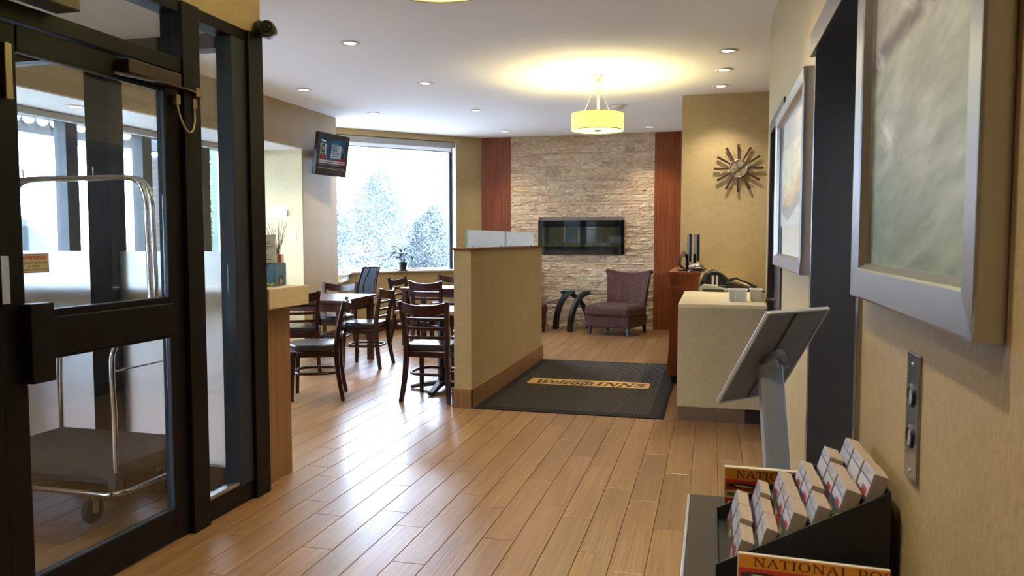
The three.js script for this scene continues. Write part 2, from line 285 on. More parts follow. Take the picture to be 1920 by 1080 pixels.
// ---------- stone wall with veneer panels
const SZ = -12.02;
struct('wall_back', [bx(-3.9, -0.2, 0, CEIL, SZ - 0.2, SZ)], M.grout);
struct('trim_2', [bx(-3.62, -3.14, 0, CEIL, SZ, SZ + 0.03, 0.004)], M.veneer, 'reddish wood veneer panel left of the stone wall');
struct('trim_3', [bx(-0.862, -0.35, 0, CEIL, SZ, SZ + 0.03, 0.004)], M.veneer, 'reddish wood veneer panel right of the stone wall');
{
  const wall = struct('wall_stone', [bx(-3.138, -0.864, 0, CEIL, SZ, SZ + 0.004)], mat({ color: new THREE.Color(0.30, 0.23, 0.18), roughness: 1 }));
  const cols = [[0.78, 0.66, 0.54], [0.84, 0.73, 0.61], [0.74, 0.62, 0.50], [0.80, 0.68, 0.55], [0.88, 0.78, 0.67], [0.68, 0.53, 0.43], [0.74, 0.59, 0.50], [0.82, 0.71, 0.58], [0.62, 0.50, 0.41], [0.76, 0.62, 0.48]];
  const ms = cols.map(c => mat({ color: new THREE.Color(c[0] * 0.9, c[1] * 0.85, c[2] * 0.74), map: stoneTex, bumpMap: roughTex, bumpScale: 0.006, roughness: 0.9 }));
  const geos = []; for (let k = 0; k < 8; k++) { // split-face stone: unit box whose front is broken
    const g = new THREE.BoxGeometry(1, 1, 1, 3, 2, 1), p = g.attributes.position, seen = {};
    for (let i = 0; i < p.count; i++) { if (p.getZ(i) < 0.4) continue; const key = `${p.getX(i).toFixed(2)},${p.getY(i).toFixed(2)}`; seen[key] ??= [rr(-0.25, 0.15), rr(-0.06, 0.06)]; const edge = Math.abs(p.getY(i)) > 0.45; p.setZ(i, 0.5 + seen[key][0] - (edge ? 0.12 : 0)); if (!edge) p.setY(i, p.getY(i) + seen[key][1]); }
    const f = g.toNonIndexed(); f.computeVertexNormals(); const uo = rr(0, 1), vo = rr(0, 1), uv = f.attributes.uv; for (let i = 0; i < uv.count; i++) uv.setXY(i, uv.getX(i) * 0.22 + uo, uv.getY(i) * 0.05 + vo); geos.push(f);
  }
  const FP = [-2.675, -1.315, 1.155, 1.69], list = [];
  let y = 0; while (y < CEIL - 0.01) {
    const h = Math.min([0.036, 0.045, 0.05, 0.058][Math.floor(rnd() * 4)], CEIL - y); let x = -3.138;
    while (x < -0.866) {
      let x1 = Math.min(x + rr(0.09, 0.36), -0.864); if (-0.864 - x1 < 0.06) x1 = -0.864;
      const cuts = y + h > FP[2] && y < FP[3] ? [[x, Math.min(x1, FP[0])], [Math.max(x, FP[1]), x1]].filter(c => c[1] - c[0] > 0.015) : [[x, x1]];
      for (const [a, b] of cuts) list.push([(b - a) * h * ((b < -1.9 && y < 1.4) || (b > -1.0 && y < 0.3) || (a > -1.75 && y < 0.8 && b < -1) ? 0.2 : 1), a, b, y, h]);
      x = x1;
    }
    y += h;
  }
  list.sort((a, b) => b[0] - a[0]);
  const rest = ms.map(() => []);
  list.forEach(([, a, b, y, h], i) => {
    const g = geos[Math.floor(rnd() * 8)], mi = Math.floor(Math.pow(rnd(), 1.25) * ms.length), d = rr(0.024, 0.042), sx = b - a - 0.0025, sy = h - 0.0025, px = (a + b) / 2, py = y + h / 2, pz = SZ + d / 2;
    if (i < 300) { const p = piece('stone', g, ms[mi], wall); p.scale.set(sx, sy, d); p.position.set(px, py, pz); } else { const c = g.clone(); c.scale(sx, sy, d); c.translate(px, py, pz); rest[mi].push(c); }
  });
  const all = [], groups = []; rest.forEach((r, i) => { if (r.length) { all.push(mergeGeometries(r)); groups.push(ms[i]); } });
  const g = mergeGeometries(all, true); const small = new THREE.Mesh(g, groups); small.name = 'small_stones'; small.castShadow = small.receiveShadow = true; small.userData.kind = 'stuff'; wall.add(small);
}
{ // linear fireplace
  const f = thing('fireplace', 'wide black glass electric fireplace set into the stone wall', 'fireplace', [-1.995, 1.158, SZ + 0.03]);
  const W = 1.365, H = 0.53, i0 = [-0.615, 0.615, 0.12, 0.43];
  obj('surround', [bx(-W / 2, i0[0], 0, H, -0.02, 0.045, 0.004), bx(i0[1], W / 2, 0, H, -0.02, 0.045, 0.004), bx(i0[0], i0[1], 0, i0[2], -0.02, 0.045, 0.004), bx(i0[0], i0[1], i0[3], H, -0.02, 0.045, 0.004)], M.blackGlass, f);
  obj('firebox', [bx(i0[0], i0[1], i0[2], i0[3], -0.02, -0.012)], mat({ color: new THREE.Color(0.17, 0.16, 0.11), roughness: 0.3 }), f);  // colour lightened to carry a reflection of chairs and window
  obj('glass_front', [bx(i0[0] + 0.001, i0[1] - 0.001, i0[2], i0[3], 0.03, 0.036)], mat({ color: new THREE.Color(0.62, 0.66, 0.62), roughness: 0.02, transmission: 1, thickness: 0, ior: 1.9 }), f);
  obj('divider', [bx(-0.205, -0.19, i0[2], i0[3], 0.005, 0.02)], M.black, f);
  const twig = []; for (let k = 0; k < 16; k++) { const x = rr(-0.55, 0.5); twig.push(sph(rr(0.012, 0.03), x, 0.14, 0.004, 1.5, 0.8, 0.6, 8)); }
  obj('pebbles', twig, mat({ color: new THREE.Color(0.45, 0.43, 0.36), roughness: 0.7 }), f);
}
// ---------- half-height partition
struct('wall_partition', [bx(-2.04, -1.893, 0, 1.297, -8.645, -5.955)], M.paper);
struct('trim_4', [bx(-2.06, -1.873, 1.297, 1.315, -8.66, -5.935, 0.004)], M.veneer, 'thin brown wood cap along the top of the half-height partition');
struct('baseboard_partition', [bx(-2.056, -2.04, 0, 0.16, -8.66, -5.937, 0.004), bx(-1.893, -1.877, 0, 0.16, -8.66, -5.937, 0.004), bx(-2.056, -1.877, 0, 0.16, -5.955, -5.937, 0.004), bx(-2.056, -1.877, 0, 0.16, -8.66, -8.645)], M.maple);
struct('baseboard_left', [bx(-4.93, -4.915, 0, 0.16, -9.54, -8.62, 0.003), onDia(bx(0.05, 2.7, 0, 0.16, -0.016, 0.0, 0.003))], M.dark);
{
  const fr = mat({ color: new THREE.Color(0.83, 0.88, 0.90), roughness: 0.95, transmission: 0.45, thickness: 0, ior: 1.4 }), edge = mat({ color: new THREE.Color(0.25, 0.55, 0.45), roughness: 0.2 });
  const t = thing('glass_screen', 'frosted glass screen on the partition cap, the one nearer the camera', 'screen', [-1.97, 1.315, -6.68], 0);
  obj('glass_sheet', [cb(0.012, 0.15, 1.2, 0, 0.075, 0, 0.002)], fr, t); obj('glass_edge', [cb(0.0125, 0.15, 0.006, 0, 0.075, 0.603)], edge, t);
  for (const z of [-0.45, 0.45]) obj('clip', [cb(0.024, 0.012, 0.03, 0, 0.006, z, 0.002)], M.silver, t);
  dup(t, [-1.97, 1.315, -7.94], 0, 'frosted glass screen on the partition cap, the one nearer the stone wall');
}
// ---------- doorway in the right wall
{
  const d = struct('door_2', null);
  const brown = mat({ color: new THREE.Color(0.032, 0.020, 0.018), roughness: 0.4 });
  obj('casing', [bx(RX - 0.012, RX + 0.05, 0, DH + 0.03, DZ0 - 0.03, DZ0 + 0.05, 0.003)], brown, d); obj('casing', [bx(RX - 0.012, RX + 0.05, 0, DH + 0.03, DZ1 - 0.05, DZ1 + 0.03, 0.003)], brown, d);
  obj('casing_head', [bx(RX - 0.012, RX + 0.05, DH - 0.05, DH + 0.03, DZ0 + 0.05, DZ1 - 0.05, 0.003)], brown, d);
  obj('leaf', [bx(RX + 0.035, RX + 0.075, 0.01, DH - 0.05, DZ0 + 0.05, DZ1 - 0.05)], brown, d);
  const z = DZ0 + 0.2; obj('lever', [rod([RX + 0.035, 0.955, z], [RX - 0.03, 0.955, z], 0.011), rod([RX - 0.03, 0.955, z], [RX - 0.03, 0.955, z + 0.11], 0.01), cyl(0.028, 0.028, 0.012).rotateZ(Math.PI / 2).translate(RX + 0.035, 0.955, z)], M.chrome, d);
}
// ---------- lift
{
  const d = struct('door_3', null);
  const J = 0.035, D = 0.3;
  obj('jamb', [bx(RX - 0.012, RX + D, 0, LH, LZ0 - J, LZ0 + 0.006, 0.003)], M.steel, d); obj('jamb', [bx(RX - 0.012, RX + D, 0, LH, LZ1 - 0.006, LZ1 + J, 0.003)], M.steel, d);
  obj('header', [bx(RX - 0.03, RX + D, LH - 0.006, LH + 0.09, LZ0 - J, LZ1 + J, 0.004)], M.steel, d);
  obj('door_panel', [bx(RX + 0.24, RX + 0.27, 0.01, LH, LZ0, LZ0 + 0.53, 0.002)], M.steel, d); obj('door_panel', [bx(RX + 0.25, RX + 0.28, 0.01, LH, LZ0 + 0.53, LZ1, 0.002)], M.steel, d);
  obj('threshold', [bx(RX, RX + 0.3, -0.004, 0.002, LZ0, LZ1)], M.steel, d);
}

// ================================================================== VESTIBULE (glass and dark metal, left foreground)
const VX = -2.35;
struct('wall_vestibule', [bx(VX - 0.1, VX, 2.46, CEIL, -3.7, 2.6), bx(VX - 0.1, VX, 0, 2.46, -1.9, 2.6), bx(-4.9, VX - 0.1, 2.46, CEIL, -3.7, -3.6)], M.paper);
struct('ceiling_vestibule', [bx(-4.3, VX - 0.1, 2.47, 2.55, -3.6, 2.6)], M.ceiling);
struct('wall_entry', [bx(-4.45, -4.3, 0, CEIL, 1.1, 2.6), bx(-4.45, -4.3, 2.3, CEIL, -1.1, 1.1), bx(-4.45, -4.3, 0, CEIL, -3.6, -1.1)], M.paper);  // unseen solid length added so bright sky doesn't reflect in the return screen
{ // inner screen: posts, head, sidelight, transoms
  const w = struct('window_7', null);
  obj('post', [bx(VX - 0.1, VX + 0.02, 0, 2.46, -3.69, -3.56, 0.004)], M.frame, w); obj('post', [bx(VX - 0.1, VX + 0.02, 0, 2.46, -3.165, -3.045, 0.004)], M.frame, w); obj('post', [bx(VX - 0.1, VX + 0.01, 0, 2.46, -2.085, -1.95, 0.004)], M.frame, w);
  obj('post_face', [bx(VX - 0.09, VX - 0.0, 0.1, 2.41, -3.56, -3.44, 0.003)], M.frameGrey, w);
  obj('head_rail', [bx(VX - 0.1, VX + 0.005, 2.405, 2.46, -3.56, -1.95, 0.003)], M.frame, w);
  obj('transom_bar', [bx(VX - 0.1, VX + 0.01, 2.135, 2.2, -3.045, -2.085, 0.004)], M.frame, w);
  obj('bottom_rail', [bx(VX - 0.08, VX - 0.005, 0, 0.105, -3.56, -3.165, 0.003)], M.frame, w);
  obj('glazing_bead', [bx(VX - 0.045, VX - 0.006, 0.105, 0.125, -3.44, -3.165, 0.003)], M.silver, w);
  obj('pane', [bx(VX - 0.053, VX - 0.047, 0.125, 2.405, -3.44, -3.165)], M.glass, w); obj('pane', [bx(VX - 0.053, VX - 0.047, 2.2, 2.405, -3.045, -2.085)], M.glass, w);
}
{ // return screen across the end of the vestibule, frosted below 1.32 m
  const w = struct('window_8', null), z = -3.64;
  obj('top_rail', [bx(-4.3, VX - 0.1, 2.39, 2.47, z - 0.05, z + 0.05, 0.003)], M.frame, w); obj('bottom_rail', [bx(-4.3, VX - 0.1, 0, 0.14, z - 0.04, z + 0.04, 0.003)], M.frame, w);
  obj('mullion', [bx(-3.385, -3.235, 0.14, 2.39, z - 0.06, z + 0.06, 0.004)], M.frameGrey, w);
  obj('mullion', [bx(-4.36, -4.25, 0, 2.47, z - 0.06, z + 0.06, 0.004)], M.frameGrey, w);
  obj('clear_pane', [bx(-3.235, VX - 0.1, 1.318, 2.39, z - 0.003, z + 0.003)], M.glass, w); obj('clear_pane', [bx(-4.25, -3.385, 1.318, 2.39, z - 0.003, z + 0.003)], M.glass, w);
  obj('frosted_pane', [bx(-3.235, VX - 0.1, 0.14, 1.318, z - 0.003, z + 0.003)], M.frost, w); obj('frosted_pane', [bx(-4.25, -3.385, 0.14, 1.318, z - 0.003, z + 0.003)], M.frost, w);
}
{ // outer glazed front of the vestibule
  const w = struct('window_9', null), x = -4.375;
  for (const z of [-1.05, -0.3, 0.4, 1.05]) obj('mullion', [bx(x - 0.05, x + 0.05, 0, 2.3, z - 0.05, z + 0.05, 0.004)], M.frameGrey, w);
  obj('bottom_rail', [bx(x - 0.04, x + 0.04, 0, 0.14, -1.1, 1.1, 0.003)], M.frame, w); obj('top_rail', [bx(x - 0.04, x + 0.04, 2.22, 2.3, -1.1, 1.1, 0.003)], M.frame, w);
  for (const [a, b] of [[-1.0, -0.35], [-0.25, 0.35], [0.45, 1.0]]) obj('pane', [bx(x - 0.003, x + 0.003, 0.14, 2.22, a, b)], M.glass, w);
}
{ // the glass door with its crash bar, closer and power cord
  const d = struct('door_1', null), x0 = VX - 0.05, x1 = VX - 0.005;
  obj('stile', [bx(x0, x1, 0.012, 2.13, -3.043, -2.945, 0.004)], M.frame, d); obj('stile', [bx(x0, x1, 0.012, 2.13, -2.2, -2.09, 0.012)], M.frame, d);
  obj('rail', [bx(x0, x1, 2.04, 2.13, -2.945, -2.2, 0.004)], M.frame, d); obj('rail', [bx(x0, x1, 0.94, 1.125, -2.945, -2.2, 0.004)], M.frame, d); obj('rail', [bx(x0, x1, 0.012, 0.152, -2.945, -2.2, 0.004)], M.frame, d);
  obj('pane', [bx(VX - 0.031, VX - 0.025, 1.125, 2.04, -2.945, -2.2)], M.glass, d); obj('pane', [bx(VX - 0.031, VX - 0.025, 0.152, 0.94, -2.945, -2.2)], M.glass, d);
  obj('glazing_bead', [bx(VX - 0.024, VX - 0.006, 2.033, 2.04, -2.945, -2.2), bx(VX - 0.024, VX - 0.006, 0.152, 0.158, -2.945, -2.2), bx(VX - 0.024, VX - 0.006, 1.125, 2.04, -2.945, -2.94), bx(VX - 0.024, VX - 0.006, 0.152, 0.94, -2.945, -2.94)], M.frameGrey, d);
  obj('latch_case', [bx(x1, VX + 0.05, 0.872, 1.155, -2.265, -2.165, 0.004)], M.frame, d);
  obj('push_bar', [bx(x1, VX + 0.03, 0.96, 1.1, -2.93, -2.265, 0.006)], M.frame, d);
  obj('closer_body', [bx(x1, VX + 0.06, 2.055, 2.115, -2.98, -2.66, 0.006)], mat({ color: new THREE.Color(0.035, 0.02, 0.013), roughness: 0.4, metalness: 0.4 }), d);
  obj('closer_arm', [sweep([[VX + 0.035, 2.045, -2.6], [VX + 0.075, 2.05, -2.85], [VX + 0.03, 2.06, -3.12]], [1, 0, 0], 0.022, 0.008)], mat({ color: new THREE.Color(0.05, 0.03, 0.022), roughness: 0.35, metalness: 0.5 }), d);
  obj('closer_shoe', [bx(VX + 0.0201, VX + 0.045, 2.04, 2.08, -3.15, -3.1, 0.003)], M.brass, d);
  obj('operator_box', [bx(VX + 0.01, VX + 0.12, 2.205, 2.34, -2.36, -1.95, 0.006)], mat({ color: new THREE.Color(0.05, 0.03, 0.018), roughness: 0.45 }), d);
  obj('top_latch', [bx(x1, VX + 0.025, 1.86, 2.05, -2.155, -2.125, 0.004)], M.brass, d);
  obj('strike_plate', [bx(VX - 0.005, VX + 0.014, 1.16, 1.325, -2.12, -2.088, 0.002)], M.silver, d);
  const cord = []; for (let k = 0; k <= 20; k++) { const a = Math.PI * k / 20; cord.push([VX + 0.018 + 0.02 * Math.sin(a), 2.0 - 0.13 * Math.sin(a), -3.055 + 0.058 * Math.cos(a)]); }
  obj('power_cord', [tube(cord, 0.0055, 40, 8)], mat({ color: new THREE.Color(0.35, 0.27, 0.18), roughness: 0.4, metalness: 0.6 }), d);
  for (const z of [-2.997, -3.113]) obj('cord_clip', [bx(VX - 0.005, VX + 0.03, 1.985, 2.03, z - 0.014, z + 0.014, 0.004)], M.brass, d);
  const warn = canvasTex(512, 320, (c, w, h) => {
    c.fillStyle = '#7e1416'; c.fillRect(0, 0, w, h); c.fillStyle = '#e6dcb6'; c.fillRect(14, 14, w - 28, h - 28); c.textAlign = 'center';
    c.fillStyle = '#b3201d'; c.font = 'bold 86px sans-serif'; c.fillText('WARNING', w / 2, 100, w - 50);
    c.fillStyle = '#3b3a2c'; c.font = 'bold 44px sans-serif'; c.fillText('PROPERTY PROTECTED', w / 2, 170, w - 50); c.fillText('BY VIDEO', w / 2, 226, w - 50); c.fillText('SURVEILLANCE SYSTEM', w / 2, 284, w - 50);
  });
  const s = obj('warning_sign', [new THREE.PlaneGeometry(0.128, 0.07).rotateY(Math.PI / 2).translate(VX - 0.0235, 1.296, -2.2555)], mat({ map: warn, roughness: 0.5 }), d); s.userData.label = 'small beige sticker reading WARNING in red';
}

// ================================================================== LUGGAGE CART in the vestibule
{
  const t = thing('luggage_cart', 'chrome hotel luggage cart with a brown carpeted deck behind the glass door', 'cart', [-3.165, 0, -3.285]);
  const carpet = mat({ color: new THREE.Color(0.075, 0.07, 0.055), roughness: 1, bumpMap: texture(128, 128, (u, v) => 0.5 + 0.5 * Math.sin(u * 6.283 * 16) * Math.sin(v * 6.283 * 16), false, 0.12, 0.12), bumpScale: 0.003 });
  const hx = 0.455, hz = 0.305;
  const deck = new RoundedBoxGeometry(2 * hx, 0.075, 2 * hz, 4, 0.03); deck.translate(0, 0.272, 0); obj('deck', [metre(deck)], carpet, t);
  obj('deck_skirt', [cb(2 * hx - 0.04, 0.05, 2 * hz - 0.04, 0, 0.235, 0, 0.01)], M.blackMatte, t);
  const ring = []; const q = 0.09; for (const [sx, sz] of [[1, 1], [1, -1], [-1, -1], [-1, 1]]) for (let k = 0; k <= 4; k++) { const a = (sx > 0 ? (sz > 0 ? 0 : 1) : (sz > 0 ? 3 : 2)) * Math.PI / 2, ang = Math.PI / 2 - a - k / 4 * Math.PI / 2; ring.push([sx * (hx - q + 0.035) + q * Math.cos(ang), 0.185, sz * (hz - q + 0.03) + q * Math.sin(ang)]); }
  obj('bumper', [tube(ring, 0.0145, 120, 10, true, 0.4)], M.chrome, t);
  for (const x of [-1, 1]) for (const z of [-1, 1]) {
    const p = obj('corner_clamp', [cb(0.05, 0.1, 0.05, x * (hx - 0.02), 0.23, z * (hz - 0.02), 0.008)], carpet, t);
    const wx = x * (hx - 0.19), wz = z * (hz - 0.055);
    const c = obj('caster', [cb(0.036, 0.012, 0.05, wx, 0.166, wz, 0.003), bx(wx - 0.022, wx - 0.017, 0.06, 0.165, wz - 0.018, wz + 0.018, 0.002), bx(wx + 0.017, wx + 0.022, 0.06, 0.165, wz - 0.018, wz + 0.018, 0.002)], M.silver, t);
    const wheel = new THREE.TorusGeometry(0.045, 0.019, 12, 28); wheel.rotateY(Math.PI / 2); wheel.translate(wx, 0.065, wz);
    obj('wheel', [wheel, cyl(0.047, 0.047, 0.028, 0, -0.014, 0, 24).rotateZ(Math.PI / 2).translate(wx, 0.065, wz)], M.rubber, c);
    obj('hub', [cyl(0.014, 0.014, 0.05, 0, -0.025, 0, 12).rotateZ(Math.PI / 2).translate(wx, 0.065, wz)], M.chrome, c);
  }
  // four posts that bend together in pairs and meet in a double hoop
  for (const z of [-1, 1]) {
    const pz = z * (hz - 0.015), m = z * 0.021;
    const side = x => [[x * (hx - 0.01), 0.22, pz], [x * (hx - 0.01), 0.55, pz], [x * (hx - 0.01), 0.84, pz], [x * (hx - 0.01), 0.95, pz * 0.62], [x * (hx - 0.012), 1.06, m * 1.5], [x * (hx - 0.014), 1.2, m], [x * (hx - 0.02), 1.45, m], [x * (hx - 0.025), 1.58, m], [x * (hx - 0.065), 1.67, m], [x * (hx - 0.16), 1.695, m]];
    obj('hoop', [tube([...side(1), [0, 1.695, m], ...side(-1).reverse()], 0.0135, 160, 10, false, 0.4)], M.chrome, t);
  }
  for (const x of [-1, 1]) obj('side_rod', [rod([x * (hx - 0.01), 0.76, -hz + 0.02], [x * (hx - 0.01), 0.76, hz - 0.02], 0.005)], M.chrome, t);
  for (const x of [-0.32, 0.12]) obj('hook', [rod([x, 1.70, 0.02], [x, 1.75, 0.02], 0.0035)], M.chrome, t);
}

// ================================================================== SECURITY CAMERA
{
  const t = thing('security_camera', 'small black security camera on the corner above the vestibule post', 'camera', [VX + 0.02, 2.49, -3.66]);
  obj('base', [cyl(0.04, 0.045, 0.02, 0, -0.01, 0).rotateZ(-Math.PI / 2)], M.black, t);
  const b = lathe([[0.0, -0.05], [0.03, -0.05], [0.042, -0.035], [0.044, 0.03], [0.038, 0.045], [0.034, 0.04], [0, 0.04]]); b.rotateX(Math.PI / 2); b.rotateY(0.35); b.translate(0.06, -0.012, 0.012); obj('housing', [b], M.black, t);
  const l = lathe([[0, 0], [0.018, 0], [0.022, 0.006], [0.018, 0.01], [0, 0.007]]); l.rotateX(Math.PI / 2); l.rotateY(0.35); l.translate(0.076, -0.012, 0.052); obj('lens', [l], M.blackGlass, t);
}

// ================================================================== BREAKFAST COUNTER
{
  const t = thing('breakfast_counter', 'breakfast counter with thick tan top and brown wood end panel beside the vestibule', 'counter', [0, 0, 0]);
  obj('end_panel', [bx(-2.44, -2.4, 0, 1.0, -4.03, -3.715, 0.002)], M.maple, t); obj('end_panel', [bx(-4.2, -4.16, 0, 1.0, -4.03, -3.715, 0.002)], M.maple, t);
  obj('counter_top', [bx(-4.2, -2.335, 0.998, 1.112, -4.14, -3.715, 0.005)], mat({ color: new THREE.Color(0.62, 0.49, 0.27), map: paperTex, roughness: 0.4 }), t);
}
{
  const top = 1.112;
  const bread = thing('bread_box', 'blue cardboard breakfast box printed with yellow flowers on the counter', 'box', [-2.56, top, -3.995], 0.12);
  const print = canvasTex(512, 320, (c, w, h) => {
    c.fillStyle = '#3f7fae'; c.fillRect(0, 0, w, h); const g = c.createLinearGradient(0, 0, 0, h); g.addColorStop(0, '#4a8cba'); g.addColorStop(1, '#2f6a98'); c.fillStyle = g; c.fillRect(0, 0, w, h);
    c.fillStyle = '#c8434f'; c.font = 'italic bold 44px serif'; c.fillText('Bakery', 320, 140);
    let s = 3; const r = () => (s = (s * 16807) % 2147483647) / 2147483647;
    for (let k = 0; k < 160; k++) { c.fillStyle = ['#d9cf4a', '#e8df72', '#a9ad3a', '#6f8a3a'][k % 4]; c.beginPath(); c.arc(r() * w, h - 12 - r() * 62, 5 + r() * 9, 0, 7); c.fill(); }
  });
  const W = 0.24, H = 0.135, D = 0.15;
  const o = [[-D / 2, 0], [D / 2, 0], [D / 2, H * 0.68], [D / 2 - 0.035, H], [-D / 2 + 0.01, H], [-D / 2, H * 0.93]];
  const body = prism(o, W, 0.002); body.rotateY(-Math.PI / 2); obj('carton', [body], mat({ color: new THREE.Color(0.06, 0.13, 0.21), roughness: 0.5 }), bread);
  obj('front_print', [new THREE.PlaneGeometry(W - 0.006, H * 0.66).translate(0, H * 0.34, D / 2 + 0.0008)], mat({ map: print, roughness: 0.5 }), bread);
  obj('side_print', [new THREE.PlaneGeometry(0.07, 0.055).rotateY(Math.PI / 2).translate(W / 2 + 0.0008, 0.032, 0)], mat({ map: canvasTex(128, 100, (c, w, h) => { c.fillStyle = '#23384b'; c.fillRect(0, 0, w, h); c.fillStyle = '#b07a4c'; for (const [x, y, r] of [[40, 66, 24], [84, 62, 26], [60, 40, 20]]) { c.beginPath(); c.ellipse(x, y, r * 0.6, r, 0, 0, 7); c.fill(); } }), roughness: 0.5 }), bread);
  const card = thing('menu_card', 'cream printed card standing upright on the blue box', 'sign', [-2.512, top + H, -3.965], 0.1);
  obj('card', [cb(0.125, 0.165, 0.004, 0, 0.0825, 0, 0.001)], mat({ color: new THREE.Color(0.66, 0.62, 0.5), roughness: 0.7 }), card);
  obj('print', [new THREE.PlaneGeometry(0.12, 0.16).translate(0, 0.0825, 0.0026)], mat({ map: canvasTex(192, 256, (c, w, h) => { c.fillStyle = '#d9d3bb'; c.fillRect(0, 0, w, h); c.fillStyle = '#4d4a40'; for (let k = 0; k < 5; k++) c.fillRect(40 + (k % 2) * 20, 60 + k * 16, 110 - (k % 3) * 24, 5); c.fillStyle = '#9a4a35'; c.fillRect(60, 184, 70, 5); c.fillStyle = '#4d4a40'; c.fillRect(30, 226, 132, 4); }), roughness: 0.7 }), card);
  const pot = thing('twig_pot', 'small square cream pot with a red mark holding thin dry twigs', 'pot', [-2.475, top + H, -4.035], 0.2);
  obj('pot_body', [cb(0.055, 0.05, 0.055, 0, 0.025, 0, 0.003)], mat({ color: new THREE.Color(0.62, 0.53, 0.36), roughness: 0.6 }), pot);
  obj('red_band', [bx(0.012, 0.0285, 0.001, 0.05, 0.02, 0.0285)], mat({ color: new THREE.Color(0.42, 0.03, 0.03), roughness: 0.5 }), pot);
  obj('heart', [cyl(0.009, 0.009, 0.002, 0, 0, 0, 16).rotateX(Math.PI / 2).translate(-0.008, 0.028, 0.028)], mat({ color: new THREE.Color(0.45, 0.03, 0.03), roughness: 0.5 }), pot);
  for (let k = 0; k < 26; k++) { const a = rr(0, 6.28), r = rr(0.02, 0.085), h = rr(0.13, 0.24); obj('twig', [tube([[rr(-0.015, 0.015), 0.03, rr(-0.015, 0.015)], [Math.cos(a) * r * 0.4, h * 0.5, Math.sin(a) * r * 0.4], [Math.cos(a) * r + rr(-0.01, 0.01), h, Math.sin(a) * r]], 0.0011, 8, 4)], mat({ color: new THREE.Color(0.10, 0.075, 0.05), roughness: 0.8 }), pot); }
}
// thermostat and light switch on the alcove's end wall
{
  const t = thing('thermostat', 'white thermostat inside a clear guard on the pale alcove wall', 'thermostat', [-5.235, 1.72, -8.624]);
  obj('wall_plate', [cb(0.15, 0.15, 0.012, -0.075, 0.005, 0.006, 0.003)], M.whitePlastic, t); obj('body', [cb(0.1, 0.085, 0.03, 0.045, 0.0, 0.016, 0.006)], M.whitePlastic, t);
  obj('guard', [cb(0.15, 0.16, 0.045, 0.045, 0, 0.024, 0.006)], mat({ color: new THREE.Color(0.95, 0.97, 0.97), roughness: 0.05, transmission: 1, thickness: 0, ior: 1.45 }), t);
  obj('display', [cb(0.04, 0.03, 0.002, 0.03, 0.008, 0.0325)], mat({ color: new THREE.Color(0.38, 0.40, 0.37), roughness: 0.3 }), t);
  const s = thing('light_switch', 'white wall switch plate below the thermostat', 'switch', [-5.06, 1.44, -8.624]);
  obj('plate', [cb(0.075, 0.12, 0.006, 0, 0, 0.003, 0.003)], M.whitePlastic, s); obj('rocker', [cb(0.033, 0.065, 0.006, 0, 0, 0.008, 0.002)], M.white, s);
}

